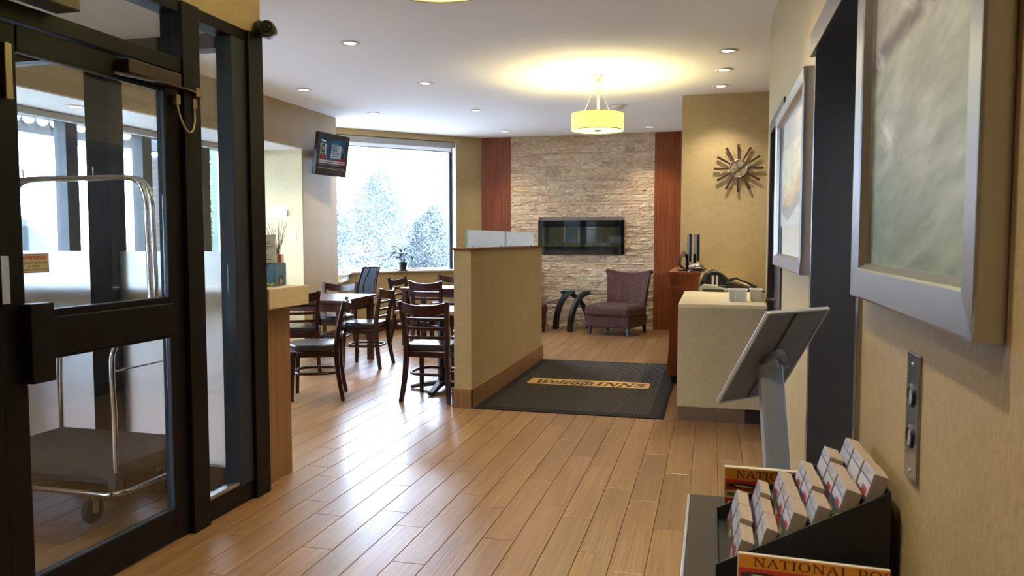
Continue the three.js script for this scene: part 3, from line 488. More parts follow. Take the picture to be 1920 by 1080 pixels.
// ================================================================== TELEVISION
{
  const t = thing('television', 'black wall-mounted television tilted down, showing a news broadcast', 'television', [-4.72, 2.462, -9.03]);
  t.rotation.order = 'YXZ'; t.rotation.set(0.144, Math.PI / 2 - 0.17, 0);
  const W = 0.635, H = 0.532;
  obj('housing', [cb(W, H, 0.05, 0, 0, -0.03, 0.012), cb(W * 0.75, H * 0.75, 0.07, 0, -0.02, -0.07, 0.02)], M.black, t);
  obj('bezel', [bx(-W / 2, -W / 2 + 0.055, -H / 2, H / 2, -0.012, 0.004, 0.006), bx(W / 2 - 0.055, W / 2, -H / 2, H / 2, -0.012, 0.004, 0.006), bx(-W / 2 + 0.05, W / 2 - 0.05, H / 2 - 0.07, H / 2, -0.012, 0.004, 0.006), bx(-W / 2 + 0.05, W / 2 - 0.05, -H / 2, -H / 2 + 0.115, -0.012, 0.004, 0.006)], M.black, t);
  obj('trim_line', [bx(-W / 2 + 0.05, W / 2 - 0.05, -H / 2 + 0.088, -H / 2 + 0.096, 0.003, 0.006)], M.silver, t);
  const news = canvasTex(640, 400, (c, w, h) => {
    let g = c.createLinearGradient(0, 0, w, h); g.addColorStop(0, '#0c2340'); g.addColorStop(0.5, '#1c6a86'); g.addColorStop(1, '#0b1d36'); c.fillStyle = g; c.fillRect(0, 0, w, h);
    c.strokeStyle = '#2f86a6'; c.lineWidth = 26; c.beginPath(); c.arc(380, 330, 270, 3.6, 6.1); c.stroke(); c.strokeStyle = '#0a1830'; c.lineWidth = 14; c.beginPath(); c.arc(400, 340, 230, 3.7, 6.2); c.stroke();
    c.fillStyle = '#dfeff2'; c.save(); c.translate(30, 18); c.rotate(0.1); c.fillRect(0, 0, 100, 26); c.restore();
    c.fillStyle = '#2fa7ad'; c.fillRect(10, 70, 180, 220); c.fillStyle = '#123f74'; c.fillRect(170, 60, 110, 220);
    c.fillStyle = '#b8dada'; c.fillRect(28, 72, 120, 190);
    c.fillStyle = '#161014'; c.beginPath(); c.ellipse(78, 150, 44, 78, 0, 0, 7); c.fill(); c.fillStyle = '#c79a7e'; c.beginPath(); c.ellipse(78, 142, 27, 40, 0, 0, 7); c.fill();
    c.fillStyle = '#8f1a22'; c.beginPath(); c.moveTo(0, 300); c.lineTo(20, 228); c.lineTo(78, 205); c.lineTo(140, 228); c.lineTo(170, 300); c.fill(); c.fillStyle = '#d8c3b4'; c.beginPath(); c.moveTo(66, 196); c.lineTo(90, 196); c.lineTo(78, 262); c.fill();
    c.fillStyle = '#b9cfd0'; c.fillRect(280, 78, 250, 190); c.fillStyle = '#24445a'; for (let k = 0; k < 6; k++) c.fillRect(300 + (k % 2) * 8, 96 + k * 28, 200 - (k % 3) * 30, 12);
    c.fillStyle = '#a4161c'; c.beginPath(); c.moveTo(360, 300); c.lineTo(w, 240); c.lineTo(w, 310); c.lineTo(360, 310); c.fill();
    c.fillStyle = '#d9dfdb'; c.fillRect(0, 306, w, 44); c.fillStyle = '#2a2f33'; for (let k = 0; k < 26; k++) c.fillRect(14 + k * 23.5, 318 + (k % 3), 15 + (k % 4) * 2, 18);
    c.fillStyle = '#12171d'; c.fillRect(0, 350, w, 50); c.fillStyle = '#8e9aa0'; for (let k = 0; k < 30; k++) c.fillRect(10 + k * 20.5, 364, 12 + (k % 3) * 2, 12); c.fillStyle = '#a4161c'; c.fillRect(520, 352, 110, 20);
  });
  obj('screen', [new THREE.PlaneGeometry(W - 0.108, H - 0.183).translate(0, 0.022, -0.004)], new THREE.MeshStandardMaterial({ color: 0x050505, roughness: 0.15, emissive: 0xffffff, emissiveMap: news, emissiveIntensity: 0.38 }), t);
  obj('mount_arm', [cb(0.06, 0.09, 0.12, 0, -0.02, -0.15), cb(0.12, 0.14, 0.02, 0, -0.02, -0.2)], M.iron, t);
  const l = new THREE.RectAreaLight(0x9cc4d8, 0.4, W - 0.11, H - 0.19); l.position.set(0, 0.022, 0.02); l.rotation.y = Math.PI; t.add(l);
}

// ================================================================== DINING FURNITURE
function makeChair(label) {
  const t = thing('dining_chair', label, 'chair', [0, 0, 0], 0, 'ladder-back dining chairs with black cushions');
  const back = x => { const pts = []; for (let k = 0; k <= 14; k++) { const y = k / 14 * 0.865, z = y < 0.45 ? -0.245 + 0.055 * Math.sin(y / 0.45 * Math.PI / 2) : -0.19 - 0.075 * Math.pow((y - 0.45) / 0.415, 1.4); pts.push([x * (0.186 + 0.026 * Math.pow((y - 0.45) / 0.42, 2)), y, z]); } return sweep(pts, [1, 0, 0], k => 0.042 - 0.008 * Math.abs(k - 0.5), k => 0.046 - 0.014 * Math.abs(k - 0.5) * 2); };
  const zAt = y => -0.19 - 0.075 * Math.pow((y - 0.45) / 0.415, 1.4);
  for (const s of [-1, 1]) obj('leg', [back(s)], M.darkChair, t);
  for (const s of [-1, 1]) obj('leg', [sweep([[s * 0.195, 0, 0.185], [s * 0.19, 0.22, 0.18], [s * 0.185, 0.43, 0.172]], [1, 0, 0], k => 0.03 + 0.014 * k, k => 0.03 + 0.014 * k)], M.darkChair, t);
  const fr = new THREE.Shape(); const o = [[-0.2, -0.19], [0.2, -0.19], [0.212, 0.13], [0.15, 0.208], [-0.15, 0.208], [-0.212, 0.13]]; o.forEach((p, i) => i ? fr.lineTo(...p) : fr.moveTo(...p));
  const apron = new THREE.ExtrudeGeometry(fr, { depth: 0.045, bevelEnabled: true, bevelSize: 0.004, bevelThickness: 0.004, bevelSegments: 1 }); apron.rotateX(-Math.PI / 2); apron.scale(1, 1, -1); apron.translate(0, 0.385, 0);
  const ap = apron.index ? apron.toNonIndexed() : apron; flip(ap); obj('seat_frame', [ap], M.darkChair, t);
  const cs = new THREE.Shape(); cs.moveTo(-0.19, -0.185); cs.lineTo(0.19, -0.185); cs.quadraticCurveTo(0.235, -0.1, 0.222, 0.08); cs.quadraticCurveTo(0.2, 0.225, 0, 0.228); cs.quadraticCurveTo(-0.2, 0.225, -0.222, 0.08); cs.quadraticCurveTo(-0.235, -0.1, -0.19, -0.185);
  const cu = new THREE.ExtrudeGeometry(cs, { depth: 0.012, bevelEnabled: true, bevelSize: 0.012, bevelOffset: -0.012, bevelThickness: 0.022, bevelSegments: 4, curveSegments: 10 }); cu.rotateX(-Math.PI / 2); cu.scale(1, 1, -1); cu.translate(0, 0.456, 0); const cu2 = cu.index ? cu.toNonIndexed() : cu; flip(cu2); obj('seat', [toCreasedNormals(cu2, 1.0)], M.vinyl, t);
  const slat = (y, h, bow, tk) => { const pts = []; for (let k = 0; k <= 12; k++) { const u = k / 6 - 1; pts.push([u * (0.186 + 0.026 * Math.pow((y - 0.45) / 0.42, 2)), y - (h > 0.06 ? 0.028 * (1 - u * u) : 0), zAt(y) - bow * (1 - u * u)]); } return sweep(pts, [0, 1, -0.12], h, tk, 0.35); };
  obj('crest_rail', [slat(0.818, 0.085, 0.045, 0.018)], M.darkChair, t);
  for (const y of [0.715, 0.635, 0.555]) obj('slat', [slat(y, 0.026, 0.032, 0.014)], M.darkChair, t);
  const hoop = []; for (let k = 0; k < 24; k++) { const a = k / 24 * Math.PI * 2, c = Math.cos(a), s = Math.sin(a), f = 1 / Math.pow(Math.pow(Math.abs(c), 3.2) + Math.pow(Math.abs(s), 3.2), 1 / 3.2); hoop.push([c * f * 0.182, 0.235, s * f * 0.187 - 0.01]); }
  obj('stretcher', [tube(hoop, 0.0125, 64, 8, true)], M.darkChair, t);
  return t;
}
function flip(g) { for (const k of Object.keys(g.attributes)) { const A = g.attributes[k], n = A.itemSize; for (let i = 0; i < A.count; i += 3) for (let q = 0; q < n; q++) { const x = A.array[(i + 1) * n + q]; A.array[(i + 1) * n + q] = A.array[(i + 2) * n + q]; A.array[(i + 2) * n + q] = x; } } g.computeVertexNormals(); }
const chair = makeChair('ladder-back chair nearest the partition end, its back turned to the camera');
chair.position.set(-2.335, 0, -6.29); chair.rotation.y = Math.PI;
dup(chair, [-3.352, 0, -6.046], -1.16, 'ladder-back chair beside the breakfast counter, seen from its side');
dup(chair, [-4.17, 0, -7.17], Math.PI + 0.5, 'ladder-back chair partly hidden by the counter end, in front of the left table');
dup(chair, [-4.37, 0, -8.31], 0.12, 'ladder-back chair at the far end of the left table, facing the camera');
dup(chair, [-3.67, 0, -7.72], -1.5, 'ladder-back chair on the right side of the left table');
dup(chair, [-3.93, 0, -9.79], 1.42, 'ladder-back chair at the left end of the rear table, below the potted plant');
dup(chair, [-3.49, 0, -9.36], Math.PI - 0.03, 'ladder-back chair pushed against the near side of the rear table');
dup(chair, [-3.70, 0, -10.52], 0.05, 'ladder-back chair behind the rear table under the window sill');
dup(chair, [-2.26, 0, -7.3], 0.0, 'ladder-back chair mostly hidden behind the partition, only its cushion showing');
function woodTable(name, label, [x, z], turn, W, D) {
  const t = thing(name, label, 'table', [x, 0, z], turn), H = 0.755, l = 0.065;
  obj('table_top', [cb(W, 0.032, D, 0, H - 0.016, 0, 0.005)], M.dark, t);
  obj('apron', [cb(W - 0.12, 0.085, 0.02, 0, H - 0.0745, D / 2 - 0.05), cb(W - 0.12, 0.085, 0.02, 0, H - 0.0745, -D / 2 + 0.05), cb(0.02, 0.085, D - 0.12, W / 2 - 0.05, H - 0.0745, 0), cb(0.02, 0.085, D - 0.12, -W / 2 + 0.05, H - 0.0745, 0)], M.dark, t);
  for (const a of [-1, 1]) for (const b of [-1, 1]) obj('leg', [cb(l, H - 0.032, l, a * (W / 2 - l / 2 - 0.02), (H - 0.032) / 2, b * (D / 2 - l / 2 - 0.02), 0.004)], M.dark, t);
  return t;
}
woodTable('dining_table', 'dark red-brown wooden table on the left with four chairs round it', [-4.096, -7.66], 0.09, 0.76, 1.02);
woodTable('dining_table', 'dark red-brown wooden table farther back under the window sill', [-3.47, -9.72], 0, 0.95, 0.78);
{
  const t = thing('pedestal_table', 'small square wooden table on a black iron pedestal, against the partition', 'table', [-2.39, 0, -6.63]);
  const edge = mat({ color: new THREE.Color(0.36, 0.17, 0.085), roughness: 0.35 });
  obj('table_top', [cb(0.66, 0.034, 0.62, 0, 0.738, 0, 0.004)], M.dark, t); obj('edge_band', [cb(0.664, 0.026, 0.008, 0, 0.737, 0.31, 0.002), cb(0.008, 0.026, 0.62, -0.33, 0.737, 0, 0.002)], edge, t);
  obj('pole', [cyl(0.038, 0.038, 0.66, 0, 0.06, 0)], M.iron, t); obj('top_spider', [cb(0.4, 0.02, 0.05, 0, 0.711, 0, 0.004), cb(0.05, 0.02, 0.4, 0, 0.711, 0, 0.004)], M.iron, t);
  for (let k = 0; k < 4; k++) { const a = k * Math.PI / 2, g = sweep([[0.02, 0.07, 0], [0.12, 0.055, 0], [0.22, 0.035, 0], [0.3, 0.018, 0]], [0, 0, 1], u => 0.075 - 0.02 * u, u => 0.05 - 0.02 * u, 0.5); g.rotateY(a); obj('foot', [g], M.iron, t); }
}
{ // office chair by the window
  const t = thing('office_chair', 'black mesh-backed office chair beside the window sill', 'chair', [-4.88, 0, -9.93], -1.75);
  const mesh = mat({ color: new THREE.Color(0.06, 0.07, 0.095), roughness: 0.7, transmission: 0.5, thickness: 0 });
  const bp = (u, v) => [u * (0.22 - 0.03 * v), 0.56 + v * 0.44, -0.2 - 0.1 * v - 0.05 * (1 - u * u) + 0.03 * Math.sin(v * 3)];
  const gr = []; for (let i = 0; i < 10; i++) for (let j = 0; j < 8; j++) { const a = bp(j / 4 - 1, i / 10), b = bp((j + 1) / 4 - 1, i / 10), c = bp((j + 1) / 4 - 1, (i + 1) / 10), d = bp(j / 4 - 1, (i + 1) / 10); gr.push(...a, ...b, ...c, ...a, ...c, ...d); }
  const bm = new THREE.BufferGeometry(); bm.setAttribute('position', new THREE.Float32BufferAttribute(gr, 3)); bm.computeVertexNormals(); obj('mesh_back', [metre(bm)], mesh, t);
  const rim = []; for (let k = 0; k <= 10; k++) rim.push(bp(-1, k / 10)); for (let k = 1; k < 8; k++) rim.push(bp(k / 4 - 1, 1)); for (let k = 10; k >= 0; k--) rim.push(bp(1, k / 10)); for (let k = 7; k > 0; k--) rim.push(bp(k / 4 - 1, 0));
  obj('back_frame', [tube(rim, 0.014, 120, 8, true)], M.black, t);
  for (const s of [-1, 1]) obj('back_rib', [tube([bp(s * 0.5, 0), bp(s * 0.62, 0.5), bp(s * 0.42, 1)], 0.007, 20, 6)], M.black, t);
  obj('seat', [cb(0.46, 0.08, 0.44, 0, 0.46, 0.02, 0.035)], M.blackMatte, t); obj('back_bar', [sweep([[0, 0.42, -0.1], [0, 0.44, -0.24], [0, 0.62, -0.275]], [1, 0, 0], 0.06, 0.02)], M.black, t);
  obj('gas_lift', [cyl(0.025, 0.025, 0.32, 0, 0.1, 0)], M.black, t);
  for (let k = 0; k < 5; k++) { const a = k * 1.2566, g = sweep([[0.02, 0.11, 0], [0.15, 0.09, 0], [0.29, 0.07, 0]], [0, 0, 1], 0.035, 0.03); g.rotateY(a); obj('star_leg', [g], M.black, t); obj('castor', [sph(0.027, Math.cos(a) * 0.28, 0.027, -Math.sin(a) * 0.28, 1, 1, 1, 10)], M.black, t); }
}
{ // plant on the sill
  const t = thing('potted_plant', 'leafy green houseplant in a dark pot on the window sill', 'plant', [-4.606, 0.91, -11.03]);
  obj('pot', [lathe([[0, 0], [0.075, 0], [0.068, 0.014], [0.056, 0.022], [0.068, 0.09], [0.078, 0.13], [0.072, 0.13], [0.066, 0.11], [0, 0.11]])], mat({ color: new THREE.Color(0.02, 0.024, 0.03), roughness: 0.3 }), t);
  const lm = [[0.006, 0.024, 0.014], [0.008, 0.032, 0.02], [0.03, 0.06, 0.045]].map(c => mat({ color: new THREE.Color(...c), roughness: 0.6, specularIntensity: 0.4 }));
  for (let k = 0; k < 22; k++) {
    const a = k * 2.4 + rr(-0.3, 0.3), reach = rr(0.07, 0.2), h = rr(0.1, 0.27) + 0.09, L = rr(0.13, 0.2), w = rr(0.034, 0.05), droop = rr(0.3, 1.0);
    const pos = []; const P = (u, s) => { const r = reach * 0.55 + u * L * Math.cos(u * droop * 0.6), y = h + u * L * 0.35 - droop * 0.12 * u * u, ww = w * Math.sin(Math.PI * Math.min(1, u * 0.93 + 0.07)) * s; return [Math.cos(a) * r - Math.sin(a) * ww, y + 0.25 * Math.abs(ww), Math.sin(a) * r + Math.cos(a) * ww]; };
    for (let i = 0; i < 7; i++) for (const s of [-1, 1]) { const q = [P(i / 7, 0), P(i / 7, s), P((i + 1) / 7, s), P((i + 1) / 7, 0)]; pos.push(...q[0], ...q[1], ...q[2], ...q[0], ...q[2], ...q[3]); }
    const g = new THREE.BufferGeometry(); g.setAttribute('position', new THREE.Float32BufferAttribute(pos, 3)); g.computeVertexNormals(); obj('leaf', [metre(g)], lm[k % 5 === 4 ? 2 : k % 2], t);
    obj('stem', [tube([[Math.cos(a) * 0.015, 0.1, Math.sin(a) * 0.015], [Math.cos(a) * reach * 0.3, h * 0.75, Math.sin(a) * reach * 0.3], P(0, 0)], 0.0025, 8, 5)], lm[0], t);
  }
}

// ================================================================== LOUNGE: two slipper chairs and a side table
function loungeChair(label, pos, turn) {
  const t = thing('lounge_chair', label, 'armchair', pos, turn, 'burgundy lounge chairs before the stone wall');
  const cloth = loungeChair.cloth ??= mat({ color: new THREE.Color(0.115, 0.032, 0.024), roughness: 0.85, map: texture(256, 256, (u, v) => { const d = Math.abs(vnoise(u * 14, v * 14, 14, 14) - 0.5), e = Math.abs(vnoise(u * 20 + 5, v * 20, 20, 20) - 0.5); const k = (d < 0.035 || e < 0.03) ? 1.0 : 0.62; return [k, k, k]; }, true, 0.4, 0.4), bumpMap: roughTex, bumpScale: 0.001 });
  obj('seat', [cb(0.72, 0.17, 0.66, 0, 0.355, 0.06, 0.06)], cloth, t); obj('seat_base', [cb(0.68, 0.17, 0.68, 0, 0.205, 0.02, 0.02)], cloth, t);
  const N = 12, R = 10, pos2 = [], idx = []; // flared back with a dipped top
  const at = (u, v, f) => { const half = 0.30 + 0.035 * v + 0.02 * v * v, top = 0.53 - 0.05 * (1 - u * u) * 1; return [u * half, 0.38 + v * top, -0.27 - 0.16 * v - (f ? 0 : 0.1 - 0.04 * v) + (f ? 0.05 * u * u * v : 0.05 * u * u * v)]; };
  for (const f of [1, 0]) for (let i = 0; i <= R; i++) for (let j = 0; j <= N; j++) pos2.push(...at(j / N * 2 - 1, i / R, f));
  const S = (R + 1) * (N + 1), I = (f, i, j) => f * S + i * (N + 1) + j;
  for (let i = 0; i < R; i++) for (let j = 0; j < N; j++) { idx.push(I(0, i, j), I(0, i, j + 1), I(0, i + 1, j), I(0, i, j + 1), I(0, i + 1, j + 1), I(0, i + 1, j)); idx.push(I(1, i, j), I(1, i + 1, j), I(1, i, j + 1), I(1, i, j + 1), I(1, i + 1, j), I(1, i + 1, j + 1)); }
  for (let i = 0; i < R; i++) { idx.push(I(0, i, 0), I(0, i + 1, 0), I(1, i, 0), I(1, i, 0), I(0, i + 1, 0), I(1, i + 1, 0)); idx.push(I(0, i, N), I(1, i, N), I(0, i + 1, N), I(1, i, N), I(1, i + 1, N), I(0, i + 1, N)); }
  for (let j = 0; j < N; j++) { idx.push(I(0, R, j), I(0, R, j + 1), I(1, R, j), I(0, R, j + 1), I(1, R, j + 1), I(1, R, j)); idx.push(I(0, 0, j), I(1, 0, j), I(0, 0, j + 1), I(0, 0, j + 1), I(1, 0, j), I(1, 0, j + 1)); }
  let g = new THREE.BufferGeometry(); g.setAttribute('position', new THREE.Float32BufferAttribute(pos2, 3)); g.setIndex(idx); g = g.toNonIndexed(); g.computeVertexNormals(); g = toCreasedNormals(g, 0.8); obj('backrest', [metre(g)], cloth, t);
  const rim = []; for (let j = 0; j <= N; j++) { const p = at(j / N * 2 - 1, 1, 1), q = at(j / N * 2 - 1, 1, 0); rim.push([(p[0] + q[0]) / 2, p[1] - 0.008, (p[2] + q[2]) / 2]); } obj('back_roll', [tube(rim, 0.036, 40, 10), sph(0.036, ...rim[0], 1, 1, 1, 10), sph(0.036, ...rim[N], 1, 1, 1, 10)], cloth, t);
  for (const a of [-1, 1]) for (const b of [-1, 1]) obj('leg', [sweep([[a * 0.3, 0, b * 0.3 - 0.0 + (b < 0 ? -0.02 : 0.02)], [a * 0.295, 0.14, b * 0.29]], [1, 0, 0], k => 0.032 + 0.022 * k, k => 0.032 + 0.022 * k)], M.black, t);
  return t;
}
loungeChair('burgundy patterned lounge chair to the right of the glass side table', [-1.335, 0, -11.33], -0.306);
loungeChair('burgundy patterned lounge chair mostly hidden behind the partition', [-2.83, 0, -11.4], 0.4);
{
  const t = thing('side_table', 'round glass-topped side table on three curved black legs', 'table', [-2.04, 0, -11.62]);
  obj('glass_top', [cyl(0.29, 0.29, 0.01, 0, 0.612, 0, 48)], mat({ color: new THREE.Color(0.75, 0.9, 0.85), roughness: 0.02, transmission: 1, thickness: 0.01, ior: 1.5 }), t);
  obj('glass_edge', [new THREE.TorusGeometry(0.29, 0.005, 8, 64).rotateX(Math.PI / 2).translate(0, 0.617, 0)], mat({ color: new THREE.Color(0.12, 0.22, 0.19), roughness: 0.15 }), t);
  for (const [f, e] of [[[-0.29, -0.06], [0.0, 0.03]], [[-0.01, 0.27], [0.245, 0.08]], [[0.2, -0.21], [-0.2, -0.02]]]) {
    const pts = []; for (let i = 0; i <= 14; i++) { const q = i / 14 * Math.PI / 2, u = 1 - Math.cos(q); pts.push([f[0] + (e[0] - f[0]) * u, Math.sin(q) * 0.585, f[1] + (e[1] - f[1]) * u]); }
    const dx = e[0] - f[0], dz = e[1] - f[1]; obj('leg', [sweep(pts, [-dz, 0, dx], 0.1, 0.06, 0.12)], M.black, t);
  }
}

// ================================================================== ENTRANCE MAT
{
  const t = thing('entrance_mat', 'large dark brown ribbed entrance mat with a lettered beige band', 'mat', [0, 0, 0]);
  const rib = mat({ color: new THREE.Color(0.046, 0.034, 0.023), roughness: 0.95, map: texture(256, 256, (u, v) => { const s = 0.5 + 0.5 * Math.sin(u * 6.283 * 20), q = 0.75 + 0.25 * Math.sin(v * 6.283 * 24), n = vnoise(u * 64, v * 64, 64, 64); const k = 0.45 + 0.55 * s * q * (0.7 + 0.3 * n); return [k, k * 0.98, k * 0.94]; }, true, 0.5, 0.5), bumpMap: texture(256, 64, u => 0.5 + 0.5 * Math.sin(u * 6.283 * 20), false, 0.5, 0.5), bumpScale: 0.004 });
  obj('field', [bx(-1.80, -0.45, 0.001, 0.011, -8.52, -6.02, 0.003)], rib, t);
  obj('border', [bx(-1.87, -1.80, 0.001, 0.008, -8.6, -5.94, 0.002), bx(-0.45, -0.34, 0.001, 0.008, -8.6, -5.94, 0.002), bx(-1.80, -0.45, 0.001, 0.008, -6.02, -5.94, 0.002), bx(-1.80, -0.45, 0.001, 0.008, -8.6, -8.52, 0.002)], mat({ color: new THREE.Color(0.013, 0.012, 0.012), roughness: 0.95, specularIntensity: 0.4 }), t);
  const w = 1.16, d = 0.29;
  const band = canvasTex(1160, 290, (c, W, H) => {
    c.fillStyle = '#b5924f'; c.fillRect(0, 0, W, H); c.fillStyle = '#2a1b12'; c.textBaseline = 'alphabetic';
    c.font = 'italic bold 235px serif'; c.lineWidth = 9; c.strokeStyle = '#2a1b12'; c.strokeText('Welcom', 60, 246, 570); c.fillText('Welcom', 60, 246, 570); c.font = 'italic bold 245px serif'; c.strokeText('INNS', 640, 246, 470); c.fillText('INNS', 640, 246, 470);
    c.strokeStyle = '#2a1b12'; c.lineCap = 'round'; c.lineWidth = 26; c.beginPath(); c.moveTo(360, 92); c.quadraticCurveTo(455, 20, 590, 84); c.stroke(); c.lineWidth = 14; c.beginPath(); c.moveTo(420, 108); c.quadraticCurveTo(520, 60, 630, 112); c.stroke(); c.lineWidth = 10; c.strokeStyle = '#b5924f'; c.beginPath(); c.moveTo(500, 30); c.lineTo(520, 90); c.stroke();
  });
  const sh = new THREE.Shape(), r = 0.05; sh.moveTo(-w / 2 + r, -d / 2); sh.lineTo(w / 2 - r, -d / 2); sh.quadraticCurveTo(w / 2, -d / 2, w / 2, -d / 2 + r); sh.lineTo(w / 2, d / 2 - r); sh.quadraticCurveTo(w / 2, d / 2, w / 2 - r, d / 2); sh.lineTo(-w / 2 + r, d / 2); sh.quadraticCurveTo(-w / 2, d / 2, -w / 2, d / 2 - r); sh.lineTo(-w / 2, -d / 2 + r); sh.quadraticCurveTo(-w / 2, -d / 2, -w / 2 + r, -d / 2);
  const g = new THREE.ShapeGeometry(sh, 8), uv = g.attributes.uv, p = g.attributes.position; for (let i = 0; i < p.count; i++) uv.setXY(i, p.getX(i) / w + 0.5, p.getY(i) / d + 0.5);
  g.rotateX(-Math.PI / 2); g.translate(-1.125, 0.0122, -7.235); const b = obj('lettered_band', [g], mat({ map: band, roughness: 0.9 }), t); b.userData.label = 'beige band lettered WelcomINNS';
}

// ================================================================== RECEPTION
{
  const t = thing('reception_counter', 'low tan reception counter with a steel kick plate beside the right wall', 'counter', [0, 0, 0]);
  const tan = mat({ color: new THREE.Color(0.50, 0.42, 0.27), map: paperTex, roughness: 0.45 });
  obj('counter_top', [bx(-0.24, 0.4, 0.872, 0.9, -7.43, -5.9, 0.003), bx(-0.12, 0.4, 0.872, 0.9, -9.04, -7.43)], mat({ color: new THREE.Color(0.74, 0.64, 0.40), roughness: 0.3 }), t);
  obj('front_panel', [bx(-0.24, 0.39, 0.12, 0.872, -5.925, -5.902, 0.003)], tan, t); obj('side_panel', [bx(-0.238, -0.215, 0.12, 0.872, -7.43, -5.925)], tan, t);
  obj('carcass', [bx(-0.21, 0.38, 0.12, 0.868, -7.415, -5.93), bx(-0.11, 0.38, 0.12, 0.868, -8.9, -7.415)], tan, t);
  obj('kick_plate', [bx(-0.232, 0.26, 0, 0.12, -7.4, -5.96)], M.steel, t); obj('kick_end', [bx(0.26, 0.38, 0, 0.12, -7.4, -5.97)], mat({ color: new THREE.Color(0.03, 0.018, 0.012), roughness: 0.5 }), t);
  const u = thing('transaction_panel', 'tall curved reddish wood panel standing at the left of the reception counter', 'counter', [0, 0, 0]);
  const o = [[-0.12, 0.08], [-0.12, 1.05], [-0.39, 1.05]]; for (let k = 0; k <= 12; k++) { const y = 1.05 - k / 12 * 0.97; o.push([-0.385 + 0.016 * Math.sin(k / 12 * 3.14) - 0.02 * (k / 12), y]); }
  const body = prism(o, 1.4, 0.004); body.translate(0, 0, -8.14); obj('body', [body], M.veneer, u);
  obj('ledge', [bx(-0.4, -0.1, 1.05, 1.08, -8.85, -7.42, 0.006)], M.veneer, u); obj('plinth', [bx(-0.36, -0.13, 0.012, 0.08, -8.8, -7.5)], M.black, u);
}
function monitor(label, x, z, turn) {
  const t = thing('monitor', label, 'monitor', [x, 1.08, z], turn);
  obj('base', [cb(0.2, 0.014, 0.26, -0.01, 0.007, 0, 0.005)], M.black, t); obj('neck', [cb(0.03, 0.16, 0.05, -0.02, 0.08, 0, 0.008)], M.black, t);
  obj('panel', [cb(0.022, 0.27, 0.42, 0.0, 0.225, 0, 0.006)], M.black, t); obj('screen', [cb(0.002, 0.24, 0.39, 0.0115, 0.227, 0)], M.blackGlass, t);
  return t;
}
monitor('thin black monitor seen edge-on on the wood panel, the left one', -0.215, -7.72, 0.08); monitor('thin black monitor seen edge-on on the wood panel, the right one', -0.15, -8.05, 0.1);
